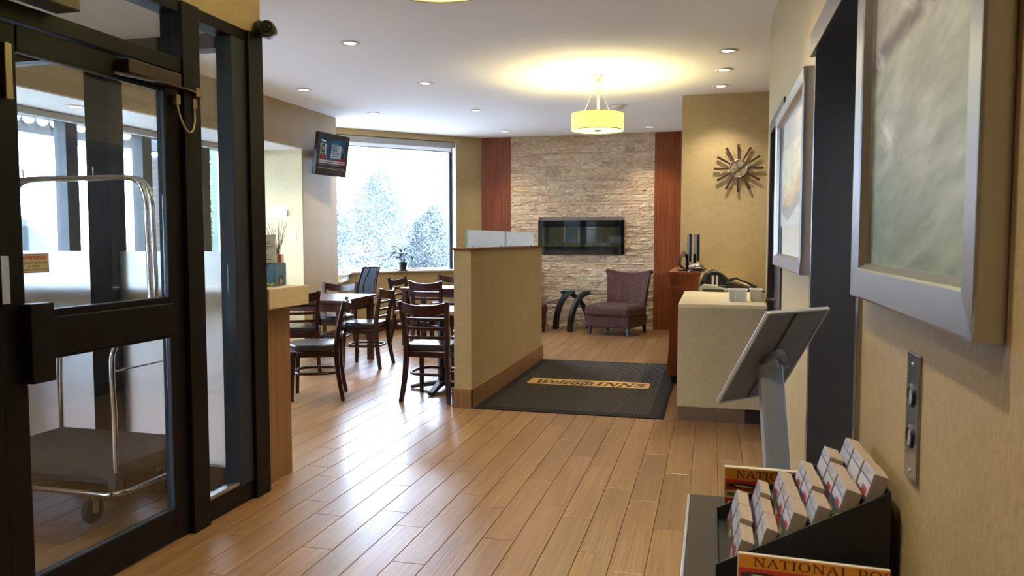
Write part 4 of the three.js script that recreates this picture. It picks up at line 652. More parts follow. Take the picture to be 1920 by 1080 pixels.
{
  const c = thing('cable_loop', 'looped black cables behind the reception monitors', 'cable', [-0.24, 1.08, -7.6]);
  for (let k = 0; k < 3; k++) obj('cable', [tube([[0.0, 0.01, 0], [-0.05 - k * 0.012, 0.07, 0.03], [-0.02, 0.15 + k * 0.02, 0.0], [0.02, 0.09, -0.05], [0.03, 0.01, -0.06 - k * 0.02]], 0.004, 30, 6)], M.black, c);
  const hs = thing('desk_gadget', 'shiny chrome and black desk gadget beside the monitors', 'gadget', [-0.14, 1.08, -7.52]);
  obj('dome', [sph(0.075, 0, 0.045, 0, 1, 0.5, 0.8, 20)], M.chrome, hs); obj('foot', [cyl(0.08, 0.075, 0.012, 0, 0, 0)], M.black, hs);  // small domed desk gadget, no lamp
  const b = thing('black_bag', 'black bag slumped on the reception counter behind the card terminal', 'bag', [0.05, 0.9, -7.86], 0.2);
  obj('body', [prism([[-0.15, 0], [0.19, 0], [0.15, 0.05], [0.07, 0.13], [-0.03, 0.19], [-0.1, 0.15], [-0.14, 0.07]], 0.22, 0.03)], M.blackMatte, b); obj('strap', [tube([[-0.13, 0.06, 0.12], [-0.08, 0.16, 0.1], [0.02, 0.15, 0.115], [0.13, 0.02, 0.14]], 0.009, 30, 8)], M.black, b); for (const x of [-0.06, -0.02]) obj('label_tag', [cb(0.022, 0.09, 0.004, x, 0.09, 0.115, 0.001)], M.white, b);
  const p = thing('card_terminal', 'grey and black payment card terminal on the reception counter', 'card terminal', [0.02, 0.9, -7.4], -0.25);
  obj('body', [prism([[-0.13, 0], [0.13, 0], [0.135, 0.025], [0.03, 0.06], [-0.09, 0.065], [-0.135, 0.03]], 0.09, 0.008)], mat({ color: new THREE.Color(0.36, 0.36, 0.33), roughness: 0.45 }), p); obj('keypad', [cb(0.1, 0.006, 0.07, 0.06, 0.055, 0, 0.002).rotateZ(0)], M.black, p); obj('under_side', [cb(0.2, 0.025, 0.094, 0.01, 0.0135, 0, 0.006)], M.black, p);
  const ph = thing('desk_telephone', 'black desk telephone beside the card terminal', 'telephone', [0.28, 0.9, -7.52], -0.2);
  obj('base', [prism([[-0.13, 0], [0.12, 0], [0.12, 0.03], [-0.08, 0.085], [-0.13, 0.085]], 0.2, 0.006)], M.black, ph); obj('handset', [sweep([[-0.11, 0.1, 0.07], [-0.04, 0.125, 0.07], [0.08, 0.075, 0.07], [0.14, 0.04, 0.07]], [0, 0, 1], 0.05, u => 0.035 - 0.018 * Math.sin(u * 3.14))], M.black, ph); obj('cord', [tube([[0.14, 0.03, 0.07], [0.2, 0.01, 0.1], [0.26, 0.008, 0.05]], 0.006, 20, 6)], M.black, ph);
  const bk = thing('brown_card', 'small reddish card lying at the back edge of the reception counter', 'card', [0.27, 0.9, -8.6]); obj('card', [cb(0.1, 0.012, 0.06, 0, 0.006, 0, 0.002)], mat({ color: new THREE.Color(0.45, 0.18, 0.11), roughness: 0.6 }), bk);
  function tray(label, x, z, W) {
    const t = thing('plastic_tray', label, 'tray', [x, 0.9, z]); const H = 0.085, D = 0.14, g = [];
    const ww = W / 2, dd = D / 2; g.push(cb(W - 0.02, 0.003, D - 0.02, 0, 0.0015, 0));
    const n = Math.round(W / 0.012); for (let i = 0; i < n; i++) for (const s of [-1, 1]) { const q = cb(0.008, H, 0.004, -ww + (i + 0.5) * W / n, H / 2, s * (dd - 0.008), 0.001); g.push(q); }
    const m2 = Math.round(D / 0.012); for (let i = 0; i < m2; i++) for (const s of [-1, 1]) g.push(cb(0.004, H, 0.008, s * (ww - 0.008), H / 2, -dd + (i + 0.5) * D / m2, 0.001));
    obj('body', [bx(-ww + 0.009, ww - 0.009, 0, H, dd - 0.011, dd - 0.009), bx(-ww + 0.009, ww - 0.009, 0, H, -dd + 0.009, -dd + 0.011), bx(-ww + 0.009, -ww + 0.011, 0, H, -dd + 0.01, dd - 0.01), bx(ww - 0.011, ww - 0.009, 0, H, -dd + 0.01, dd - 0.01), ...g], M.whitePlastic, t);
    obj('rim', [bx(-ww - 0.006, ww + 0.006, H, H + 0.012, dd - 0.008, dd + 0.006, 0.003), bx(-ww - 0.006, ww + 0.006, H, H + 0.012, -dd - 0.006, -dd + 0.008, 0.003), bx(-ww - 0.006, -ww + 0.008, H, H + 0.012, -dd + 0.008, dd - 0.008, 0.003), bx(ww - 0.008, ww + 0.006, H, H + 0.012, -dd + 0.008, dd - 0.008, 0.003)], M.whitePlastic, t);
  }
  tray('ribbed white plastic tray on the counter corner, the wider one', 0.203, -6.28, 0.135); tray('ribbed white plastic tray on the counter corner, the smaller one against the wall', 0.342, -6.34, 0.085);
  const n = thing('paper_slip', 'white paper slip lying beside the wider plastic tray', 'paper', [0.11, 0.9, -6.15], 0.2); obj('sheet', [cb(0.1, 0.0015, 0.13, 0, 0.001, 0)], M.white, n);
}

// ================================================================== WALL CLOCK
{
  const t = thing('wall_clock', 'sunburst wall clock with dark wooden rays and a chrome centre', 'clock', [0.272, 2.181, -9.048]);
  const ray = mat({ color: new THREE.Color(0.042, 0.016, 0.009), roughness: 0.4 });
  for (let k = 0; k < 12; k++) { const g = prism([[-0.008, 0.095], [0.008, 0.095], [0.0145, 0.265], [-0.0145, 0.265]], 0.014, 0.002); g.translate(0, 0, 0.03); g.rotateZ(-k * Math.PI / 6); obj('ray', [g], ray, t); }
  for (let k = 0; k < 12; k++) { const a = (k + 0.5) * Math.PI / 6, s = Math.sin(a), c = Math.cos(a), r = obj('pin', [rod([s * 0.08, c * 0.08, 0.03], [s * 0.198, c * 0.198, 0.03], 0.0016, 6)], M.brass, t); obj('bead', [sph(0.0065, s * 0.2, c * 0.2, 0.03, 1, 1, 1, 10)], M.chrome, r); }
  const ring = new THREE.TorusGeometry(0.095, 0.006, 10, 48); ring.translate(0, 0, 0.036); obj('rim', [ring], M.chrome, t);
  const disc = cyl(0.09, 0.09, 0.03, 0, 0, 0, 40); disc.rotateX(Math.PI / 2); disc.translate(0, 0, 0.001); obj('face', [disc], mat({ color: new THREE.Color(0.50, 0.42, 0.28), roughness: 0.25, metalness: 0.7 }), t);
  for (const a of [-0.35, 1.05, 2.75, 3.85]) obj('spoke', [prism([[-0.004, 0], [0.004, 0], [0.008, 0.088], [-0.008, 0.088]], 0.006).translate(0, 0, 0.04).rotateZ(-a)], M.chrome, t);
  obj('hand', [prism([[-0.003, -0.02], [0.003, -0.02], [0.0015, 0.17], [-0.0015, 0.17]], 0.003).translate(0, 0, 0.047).rotateZ(1.78)], M.chrome, t);
}

// ================================================================== PICTURES ON THE RIGHT WALL
function picture(label, z0, z1, y0, y1, fw, paint, matW) {
  const t = thing('framed_picture', label, 'picture', [RX - 0.001, (y0 + y1) / 2, (z0 + z1) / 2], -Math.PI / 2), W = Math.abs(z1 - z0), H = y1 - y0, d = 0.042;
  const bar = (L) => { const g = prism([[0, 0], [fw, 0], [fw, 0.018], [fw * 0.86, d - 0.006], [fw * 0.8, d - 0.003], [0.005, d], [0, d - 0.005]], L); return g; }; // profile: x from the outer edge inwards, y out of the wall
  for (const [n, L, rot, px, py] of [['frame_side', H, 0, -W / 2, 0], ['frame_side', H, Math.PI, W / 2, 0], ['frame_rail', W - 0.0005, Math.PI / 2, 0, -H / 2], ['frame_rail', W - 0.0005, -Math.PI / 2, 0, H / 2]]) { const g = bar(L); g.rotateX(Math.PI / 2); /* y -> z, z -> -y */ g.rotateZ(rot); g.translate(px, py, 0.001); obj(n, [g], M.silver, t); }
  const iw = W - 2 * fw, ih = H - 2 * fw;
  obj('painting', [new THREE.PlaneGeometry(iw - 2 * matW, ih - 2 * matW).translate(0, 0, 0.011)], mat({ map: paint, roughness: 0.45 }), t);
  if (matW) obj('mount_board', [bx(-iw / 2, iw / 2, -ih / 2, -ih / 2 + matW, 0.006, 0.0105), bx(-iw / 2, iw / 2, ih / 2 - matW, ih / 2, 0.006, 0.0105), bx(-iw / 2, -iw / 2 + matW, -ih / 2, ih / 2, 0.006, 0.0105), bx(iw / 2 - matW, iw / 2, -ih / 2, ih / 2, 0.006, 0.0105)], mat({ color: new THREE.Color(0.55, 0.52, 0.44), roughness: 0.8 }), t);
}
function paintField(w, h, fn) { const d = new Uint8Array(w * h * 4); for (let j = 0; j < h; j++) for (let i = 0; i < w; i++) { const c = fn(i / w, j / h), k = (j * w + i) * 4; for (let q = 0; q < 3; q++) d[k + q] = Math.max(0, Math.min(255, c[q])); d[k + 3] = 255; } const t = new THREE.DataTexture(d, w, h); t.magFilter = THREE.LinearFilter; t.colorSpace = THREE.SRGBColorSpace; t.needsUpdate = true; return t; }
const fbm = (x, y) => 0.5 * vnoise(x, y) + 0.25 * vnoise(x * 2.1 + 9, y * 2.1) + 0.14 * vnoise(x * 4.3, y * 4.3 + 5) + 0.08 * vnoise(x * 9.1, y * 9.1);
const meadow = paintField(512, 640, (u, v) => { // v up: brushed green foreground, a dark sweep of far bank, pale grey sky with broad strokes; tones brightened and greyed as by a veiling reflection
  const b = fbm(u * 2.2 + v * 2 + 7, v * 7 - u * 3), f = fbm(u * 5 + v * 9, v * 30 - u * 6), g = fbm(u * 1.3 + 3, v * 2.2 + 8), sm = (a, c, x) => { const t = Math.min(1, Math.max(0, (x - a) / (c - a))); return t * t * (3 - 2 * t); };
  let c = mixc([104, 116, 84], [160, 162, 146], sm(0.02, 0.5, v + (g - 0.45) * 0.7));
  c = mixc(c, [178, 172, 164], sm(0.47, 0.56, v + (b - 0.5) * 0.08));
  const line = v - 0.52 - 0.03 * u - (b - 0.5) * 0.03; c = mixc(c, [92, 80, 80], 0.95 * sm(0.05, 0.0, Math.abs(line) / (1.05 - 0.5 * u)));
  c = mixc(c, [222, 218, 212], 0.85 * sm(0.58, 0.78, fbm(u * 2 + 20, v * 11 + u * 4)) * sm(0.22, 0.34, v));
  c = mixc(c, [96, 90, 82], 0.45 * sm(0.56, 0.72, fbm(u * 3 + 31, v * 9)) * sm(0.2, 0.05, v));
  return c.map(x => x + (f - 0.48) * 60 + (b - 0.48) * 50);
});
const dunes = paintField(384, 320, (u, v) => { const b = fbm(u * 6, v * 14), k = v + 0.08 * Math.sin(u * 5) + 0.1 * (b - 0.5); let c = k > 0.62 ? [206, 200, 170] : k > 0.32 ? mixc([190, 160, 112], [214, 200, 160], (k - 0.32) / 0.3) : k > 0.16 ? [150, 146, 128] : [188, 192, 184]; return c.map(x => x + (b - 0.5) * 34); });
picture('large silver-framed green and grey abstract landscape painting nearest the camera', -2.255, -1.235, 1.231, 2.4, 0.088, meadow, 0);
picture('silver-framed pale dune landscape print between the doorway and the lift', -5.03, -3.53, 1.228, 2.12, 0.07, dunes, 0.16);

// ================================================================== LIFT CALL PANEL AND LANTERN
{
  const t = thing('lift_call_panel', 'steel lift call plate with two round buttons on the right wall', 'call panel', [RX, 1.015, -1.722], -Math.PI / 2);
  obj('plate', [cb(0.098, 0.265, 0.006, 0, 0, 0.003, 0.002)], M.steel, t);
  for (const y of [0.045, -0.04]) { const r = new THREE.TorusGeometry(0.02, 0.0045, 10, 32); r.translate(0, y, 0.007); const b = obj('button_ring', [r], M.black, t); obj('button', [cyl(0.0155, 0.0155, 0.006, 0, -0.003, 0, 28).rotateX(Math.PI / 2).translate(0, y, 0.0055)], mat({ color: new THREE.Color(0.34, 0.34, 0.35), roughness: 0.5 }), b); }
  for (const y of [0.11, -0.112]) obj('screw', [sph(0.005, 0, y, 0.006, 1, 1, 0.5, 10)], M.chrome, t);
  const l = thing('lift_lantern', 'small brown direction lantern on the wall above the lift header', 'lantern', [RX, 2.42, -2.9], -Math.PI / 2);
  obj('box', [cb(0.14, 0.3, 0.05, 0, 0, 0.025, 0.006)], mat({ color: new THREE.Color(0.16, 0.10, 0.06), roughness: 0.35, metalness: 0.5 }), l); obj('lens', [cb(0.09, 0.09, 0.008, 0, 0.06, 0.052, 0.003), cb(0.09, 0.09, 0.008, 0, -0.06, 0.052, 0.003)], M.black, l);
}

// ================================================================== DISPLAY STAND
{
  const t = thing('sign_stand', 'tilted grey sign holder on a slanting metal pole, seen from behind', 'stand', [0.202, 0, -2.645]);
  const th = 42.77 * Math.PI / 180, ti = 31.93 * Math.PI / 180, W = 0.306, H = 0.373;
  const e = new V3(Math.sin(th), 0, -Math.cos(th)), hd = new V3(Math.cos(th), 0, Math.sin(th)), u = new V3(0, Math.cos(ti), 0).addScaledVector(hd, Math.sin(ti)), n = new V3().crossVectors(e, u);
  const m = new THREE.Matrix4().makeBasis(e, u, n).setPosition(0, 0.9985, 0);   // n looks back at the camera, downwards
  const P = g => { g.applyMatrix4(m); return g; };
  obj('panel', [P(cb(W - 0.006, H - 0.006, 0.006, 0, 0, -0.004, 0.001))], mat({ color: new THREE.Color(0.24, 0.22, 0.205), roughness: 0.5 }), t);
  obj('frame', [P(cb(0.008, H, 0.014, -W / 2 + 0.004, 0, -0.004, 0.003)), P(cb(0.008, H, 0.014, W / 2 - 0.004, 0, -0.004, 0.003)), P(cb(W - 0.016, 0.008, 0.014, 0, H / 2 - 0.004, -0.004, 0.003)), P(cb(W - 0.016, 0.008, 0.014, 0, -H / 2 + 0.004, -0.004, 0.003))], mat({ color: new THREE.Color(0.62, 0.64, 0.65), roughness: 0.35, metalness: 0.4 }), t);
  obj('back_rib', [P(cb(0.006, H - 0.02, 0.006, -0.012, 0, 0.001, 0.001))], mat({ color: new THREE.Color(0.12, 0.12, 0.12), roughness: 0.6 }), t);
  obj('print', [P(new THREE.PlaneGeometry(W - 0.02, H - 0.02).rotateY(Math.PI).translate(0, 0, -0.0085))], mat({ color: new THREE.Color(0.7, 0.7, 0.68), roughness: 0.5 }), t);
  const disc = cyl(0.042, 0.034, 0.024, 0, 0, 0, 28); disc.rotateX(Math.PI / 2); obj('swivel', [P(disc.translate(0.01, -0.01, 0.0)), P(cyl(0.014, 0.014, 0.04, 0, 0, 0, 16).rotateX(Math.PI / 2).translate(0.01, -0.01, 0.012))], M.polePaint, t);
  obj('knuckle', [sph(0.036, -0.012, 0.965, 0.045, 0.8, 1.1, 0.8, 18)], M.polePaint, t);
  obj('pole', [sweep([[-0.014, 0.975, 0.045], [0.005, 0.7, 0.115], [0.018, 0.35, 0.195], [0.024, 0.012, 0.222]], [1, 0, -0.35], 0.078, 0.04, 0.4)], M.polePaint, t);
  obj('base', [bx(-0.17, 0.18, 0.001, 0.018, 0.02, 0.252, 0.006)], M.polePaint, t);
}

// ================================================================== CONSOLE TABLE WITH BROCHURES AND NEWSPAPERS
const TY = 0.6;
{
  const t = thing('console_table', 'dark brown side table with a silver edge against the right wall', 'table', [0, 0, 0]);
  const top = mat({ color: new THREE.Color(0.034, 0.026, 0.020), roughness: 0.6, specularIntensity: 0.5 });
  obj('table_top', [bx(-0.052, 0.4, TY - 0.028, TY, -2.385, -0.6, 0.003)], top, t);
  obj('edge_strip', [bx(-0.06, -0.052, TY - 0.03, TY + 0.001, -2.385, -0.6, 0.002)], mat({ color: new THREE.Color(0.45, 0.5, 0.58), roughness: 0.25, metalness: 0.6 }), t);
  for (const x of [-0.02, 0.36]) for (const z of [-2.33, -0.66]) obj('leg', [cb(0.05, TY - 0.03, 0.05, x, (TY - 0.03) / 2, z, 0.003)], top, t);
}
{ // stepped black rack: six rows rising towards the wall
  const t = thing('brochure_rack', 'black stepped brochure rack rising towards the right wall', 'rack', [0, TY, 0]);
  const zn = -1.79, zf = -2.17, X0 = 0.02, X1 = 0.385;
  const side = [[X0, 0.002], [X1, 0.002], [X1, 0.235], [X0, 0.035]];
  for (const z of [zn, zf]) { const g = prism(side, 0.006, 0.001); g.translate(0, 0, z); obj('side_panel', [g], M.black, t); }
  obj('base', [bx(X0, X1, 0.002, 0.008, zf + 0.003, zn - 0.003)], M.black, t); obj('front_lip', [bx(X0, X0 + 0.005, 0.008, 0.035, zf + 0.003, zn - 0.003)], M.black, t); obj('back_panel', [bx(X1 - 0.005, X1, 0.008, 0.235, zf + 0.003, zn - 0.003)], M.black, t);
  const prints = [0, 1, 2, 3, 4].map(k => canvasTex(160, 240, (c, w, h) => {
    c.fillStyle = ['#d8d8de', '#cfd3dc', '#d9d6d6', '#c9ccd6', '#dcdcdc'][k]; c.fillRect(0, 0, w, h);
    c.fillStyle = ['#4b5a86', '#5d5f8c', '#4a4f66', '#6b5a7a', '#3f5560'][k]; c.fillRect(0, 52, w, 10); c.fillRect(0, 120 + k * 6, w, 30);
    c.fillStyle = ['#5c7348', '#8a5d4a', '#b8403a', '#4a6b80', '#7c6a52'][k]; c.fillRect(0, 150 + k * 6, w, 90);
    c.fillStyle = '#7d8090'; for (let i = 0; i < 4; i++) c.fillRect(14, 14 + i * 9, 110 - i * 16, 4);
    if (k === 2 || k === 0) { c.fillStyle = '#b5302c'; c.fillRect(70, 96, 70, 40); }
    c.fillStyle = '#c9b69c'; c.fillRect(20, 170, 60, 40);
  }));
  const pm = prints.map(p => mat({ map: p, color: new THREE.Color(0.62, 0.64, 0.74), roughness: 0.35 })), edge = mat({ color: new THREE.Color(0.40, 0.32, 0.235), roughness: 0.8, map: texture(64, 64, (u, v) => { const k = 0.85 + 0.15 * vnoise(u * 60, v * 2, 60, 2); return [k, k, k]; }, true, 0.02, 0.1) });
  const rows = ['lowest row of the black rack', 'second lowest row of the black rack', 'third lowest row of the black rack', 'third highest row of the black rack', 'second highest row of the black rack', 'top row of the black rack'], place = ['at its far end', 'in its middle', 'at its near end'];
  for (let i = 0; i < 6; i++) for (let k = 0; k < 3; k++) {
    const x = X0 + 0.032 + i * 0.0545, h = [0.088, 0.085, 0.092, 0.088, 0.095, 0.098][i] + [0.0, 0.004, -0.004][(i + k) % 3], thick = [0.03, 0.03, 0.032, 0.032, 0.034, 0.034][i] - 0.003 * ((i + 2 * k) % 2), z = zf + 0.062 + k * 0.124, y = 0.012 + i * 0.0315;
    const b = thing('brochure', `brochure bundle in the ${rows[i]}, ${place[k]}`, 'brochures', [x, TY + y, z], 0, 'brochures in the stepped black rack');
    b.rotation.z = -0.3;
    obj('paper_block', [cb(thick, h, 0.108, thick / 2, h / 2, 0, 0.001)], edge, b);
    obj('cover', [new THREE.PlaneGeometry(0.108, h).rotateY(-Math.PI / 2).translate(-0.0006, h / 2, 0)], pm[(i * 2 + k * 3 + (i === 2 && k ? 0 : 1)) % 5], b);
  }
}
function newspaper(label, pos, tilt, turn, H) {
  const t = thing('newspaper', label, 'newspaper', pos); t.rotation.order = 'YXZ'; t.rotation.set(tilt, turn, 0);
  const W = 0.3;
  const front = canvasTex(1024, 512, (c, w, h) => {
    c.fillStyle = '#c23a24'; c.fillRect(0, 0, w, h); c.fillStyle = '#d88a1e'; c.fillRect(0, 0, w, 140); c.fillStyle = '#e2b672'; c.fillRect(0, 0, w, 10);
    c.fillStyle = '#3a1d0a'; c.font = '128px serif'; c.fillText('NATIONAL POST', 100, 116);
    c.fillStyle = '#3d2a22'; c.beginPath(); c.moveTo(20, 190); c.quadraticCurveTo(240, 150, 420, 230); c.quadraticCurveTo(240, 250, 20, 230); c.fill(); c.fillStyle = '#d8c48c'; c.beginPath(); c.ellipse(180, 215, 90, 10, 0.1, 0, 7); c.fill();
    c.fillStyle = '#d9c98f'; c.fillRect(0, 270, w, 90); c.fillStyle = '#6a6a4a'; c.font = 'bold 70px serif'; for (let i = 0; i < 9; i++) c.fillRect(20 + i * 108, 288, 70, 50); c.fillStyle = '#b5301f'; c.fillRect(0, 360, w, 152); c.fillStyle = '#e9dfc9'; for (let i = 0; i < 6; i++) c.fillRect(30 + i * 160, 400, 120, 80);
  });
  obj('pages', [cb(W, H, 0.012, 0, H / 2, -0.007, 0.003)], mat({ color: new THREE.Color(0.55, 0.50, 0.40), roughness: 0.9 }), t);
  obj('front_page', [new THREE.PlaneGeometry(W - 0.004, H - 0.003).translate(0, H / 2, -0.0006)], mat({ map: front, roughness: 0.75 }), t);
}
newspaper('folded newspaper with an orange NATIONAL masthead in front of the rack, nearest the camera', [0.213, TY + 0.001, -1.665], -0.12, -0.06, 0.108);
newspaper('folded newspaper with an orange NATIONAL masthead standing behind the brochure rack', [0.195, TY + 0.001, -2.255], 0.25, -0.03, 0.142);

// ================================================================== CEILING FITTINGS
const glow = new THREE.MeshStandardMaterial({ color: 0xffffff, emissive: new THREE.Color(1, 0.93, 0.80), emissiveIntensity: 3 });
let proto = null;
function downlight(label, x, z, y = CEIL, power = SPOT) {
  let t;
  if (!proto) {
    t = proto = thing('downlight', label, 'ceiling light', [x, y, z], 0, 'recessed ceiling downlights');
    obj('trim_ring', [lathe([[0.05, 0.0], [0.082, -0.001], [0.084, -0.005], [0.078, -0.009], [0.056, -0.008], [0.05, 0.0]], 32)], M.white, t);
    obj('lamp_lens', [lathe([[0, -0.004], [0.05, -0.004], [0.05, -0.001], [0, -0.001]], 24)], glow, t);
  } else t = dup(proto, [x, y, z], 0, label);
  const s = new THREE.SpotLight(new THREE.Color(1, 0.88, 0.71), power, 0, 0.95, 0.75, 2); s.position.set(x, y - 0.03, z); s.target.position.set(x, 0, z); s.castShadow = true; s.shadow.radius = 2; scene.add(s, s.target);
}
for (const [x, z, l, k = 1] of [
  [-2.95, -5.97, 'recessed downlight left of the near pendant, largest on the open ceiling'], [-4.34, -7.66, 'recessed downlight close to the left soffit'], [-2.935, -7.67, 'recessed downlight in the middle of the ceiling, above the dining tables'],
  [-4.27, -9.29, 'recessed downlight in front of the angled window, above the television'], [-2.93, -9.42, 'recessed downlight above the partition, right of the window', 0.7], [-3.05, -11.3, 'recessed downlight before the left veneer panel', 0.8],
  [-0.904, -11.4, 'recessed downlight before the right end of the stone wall', 1], [0.104, -7.03, 'first of three downlights over the reception counter, nearest the camera'], [0.084, -7.8, 'second of three downlights over the reception counter'],
  [0.068, -8.6, 'third of three downlights over the reception counter, nearest the clock wall'], [-4.36, -5.93, 'recessed downlight seen through the vestibule sidelight']]) downlight(l, x, z, CEIL, SPOT * k);
downlight('downlight in the white soffit seen through the glass door', -5.193, -5.394, 2.5, SPOT * 0.5); downlight('downlight in the white soffit above the thermostat', -5.015 - 0.2, -8.043, 2.5, SPOT * 0.5);
for (const [x, z, l] of [[-1.13, -0.6, 'added unseen fill downlight above the near floor'], [-1.6, -4.4, 'added unseen fill downlight beside the near pendant'], [-0.3, -3.6, 'added unseen fill downlight before the lift'], [-0.4, -1.6, 'added unseen fill downlight above the console table']]) downlight(l, x, z, CEIL, SPOT * 1.4);  // four unseen downlights added to lift the foreground light
for (const [x, z] of [[2.2, -7.4]]) downlight('recessed downlight in the room behind reception', x, z);

function pendant(label, x, z) {
  const t = thing('pendant_lamp', label, 'lamp', [x, 0, z]);
  const R = 0.262, y0 = 2.475, y1 = 2.64, brassy = mat({ color: new THREE.Color(0.62, 0.52, 0.33), roughness: 0.35, metalness: 0.6 });
  obj('canopy', [lathe([[0, CEIL], [0.062, CEIL], [0.062, CEIL - 0.012], [0.03, CEIL - 0.02], [0.028, CEIL - 0.05], [0.018, CEIL - 0.07], [0, CEIL - 0.07]])], brassy, t);
  obj('stem', [rod([0, CEIL - 0.06, 0], [0, y0 + 0.05, 0], 0.006)], brassy, t);
  for (const a of [0.5, 2.6, 4.7]) obj('cable', [rod([Math.cos(a) * 0.015, CEIL - 0.06, Math.sin(a) * 0.015], [Math.cos(a) * (R - 0.1), y1 - 0.03, Math.sin(a) * (R - 0.1)], 0.0025, 6)], brassy, t);
  const sh = obj('shade', [lathe([[R, y0], [R, y1]], 56)], new THREE.MeshPhysicalMaterial({ color: new THREE.Color(0.16, 0.22, 0.035), roughness: 1, transmission: 0.5, thickness: 0, emissive: new THREE.Color(0.62, 0.84, 0.11), emissiveIntensity: 0.8, side: THREE.DoubleSide }), t);
  const band = new THREE.TorusGeometry(R, 0.004, 8, 56); band.rotateX(Math.PI / 2);
  obj('shade_ring', [band.clone().translate(0, y0, 0)], brassy, sh); obj('shade_ring', [band.clone().translate(0, y1, 0)], brassy, sh);
  obj('diffuser', [lathe([[0.055, y0 + 0.004], [R - 0.006, y0 + 0.004], [R - 0.006, y0 + 0.008], [0.055, y0 + 0.008]], 48)], new THREE.MeshPhysicalMaterial({ color: 0xffffff, roughness: 1, transmission: 0.5, thickness: 0, emissive: new THREE.Color(1, 0.95, 0.78), emissiveIntensity: 0.9 }), t);
  obj('finial', [lathe([[0, y0 - 0.012], [0.03, y0 - 0.004], [0.055, y0 + 0.005], [0, y0 + 0.005]], 28)], brassy, t);
  for (const a of [0.3, 2.4, 4.5]) { const b = new V3(Math.cos(a) * 0.09, y0 + 0.085, Math.sin(a) * 0.09); obj('bulb', [sph(0.03, b.x, b.y, b.z, 1, 1.2, 1, 12)], new THREE.MeshStandardMaterial({ color: 0xffffff, emissive: new THREE.Color(1, 0.88, 0.5), emissiveIntensity: 4 }), t); const l = new THREE.PointLight(new THREE.Color(1, 0.80, 0.36), PENDANT / 3, 0, 2); l.position.set(b.x, b.y, b.z); l.castShadow = true; l.shadow.radius = 1.2; t.add(l); }
}
pendant('yellow-green drum pendant lamp hanging before the stone wall', -1.131, -7.765);
pendant('nearer drum pendant lamp, only its lower edge showing at the top of the photo', -1.16, -3.17);
{
  const t = thing('smoke_detector', 'round white smoke detector on the ceiling beside the pendant', 'detector', [-1.137, CEIL, -9.53]);
  obj('base', [lathe([[0, 0], [0.075, 0], [0.075, -0.015], [0.062, -0.03], [0, -0.03]])], M.white, t); obj('cap', [lathe([[0, -0.03], [0.045, -0.03], [0.04, -0.05], [0, -0.055]])], M.whitePlastic, t);
}

// ================================================================== OUT OF DOORS
struct('ground', [bx(-60, 20, -0.4, -0.13, -70, 12)], M.asphalt);
function leafCloud(n, cx, cy, cz, rx, ry, rz, size, shape) {
  const pos = [];
  for (let k = 0; k < n; k++) {
    const a = rr(0, 6.283), v = rr(-1, 1), q = Math.sqrt(1 - v * v), r = Math.pow(rnd(), 0.25) * (0.85 + 0.3 * vnoise(a * 2 + 20, v * 3 + 20)), f = shape ? shape(v) : 1;
    const c = new V3(cx + Math.cos(a) * q * rx * r * f, cy + v * ry * r, cz + Math.sin(a) * q * rz * r * f), u = new V3(rr(-1, 1), rr(-1, 1), rr(-1, 1)).normalize(), w = new V3(rr(-1, 1), rr(-1, 1), rr(-1, 1)).cross(u).normalize(), s = size * rr(0.6, 1.3);
    const A = c.clone().addScaledVector(u, s), B = c.clone().addScaledVector(w, s * 0.45), C = c.clone().addScaledVector(u, -s), D = c.clone().addScaledVector(w, -s * 0.45);
    pos.push(...A.toArray(), ...B.toArray(), ...C.toArray(), ...A.toArray(), ...C.toArray(), ...D.toArray());
  }
  const g = new THREE.BufferGeometry(); g.setAttribute('position', new THREE.Float32BufferAttribute(pos, 3)); g.computeVertexNormals(); return metre(g);
}
function tree(name, label, [x, z], r, h, color, n, size, base = 0.2, shape) {
  const t = thing(name, label, name === 'shrub' ? 'shrub' : 'tree', [x, -0.13, z]);
  const m = mat({ color: new THREE.Color(...color), roughness: 0.8, transmission: 0.5, thickness: 0 });
  obj('foliage', [leafCloud(n, 0, base + (h - base) / 2, 0, r, (h - base) / 2, r, size, shape)], m, t);
  obj('trunk', [tube([[0, 0, 0], [0.02, h * 0.3, 0.01], [0, h * 0.45, 0]], r * 0.06, 10, 8)], mat({ color: new THREE.Color(0.22, 0.2, 0.19), roughness: 0.9 }), t);
}
const cone = v => 0.75 + 0.3 * Math.cos((v + 0.3) * 1.6);
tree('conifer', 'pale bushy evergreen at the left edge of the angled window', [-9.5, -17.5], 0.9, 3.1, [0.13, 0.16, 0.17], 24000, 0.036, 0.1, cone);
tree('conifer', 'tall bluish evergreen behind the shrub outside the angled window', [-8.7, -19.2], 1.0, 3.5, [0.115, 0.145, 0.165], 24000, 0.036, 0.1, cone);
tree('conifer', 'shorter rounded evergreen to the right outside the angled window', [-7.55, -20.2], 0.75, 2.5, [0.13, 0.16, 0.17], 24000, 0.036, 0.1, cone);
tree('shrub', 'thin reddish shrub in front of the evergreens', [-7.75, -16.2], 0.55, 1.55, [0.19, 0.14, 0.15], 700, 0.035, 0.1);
tree('broadleaf_tree', 'green leafy tree outside the alcove windows beside the post', [-9.3, -12.9], 1.0, 4.2, [0.09, 0.15, 0.055], 8000, 0.06, 0.5);
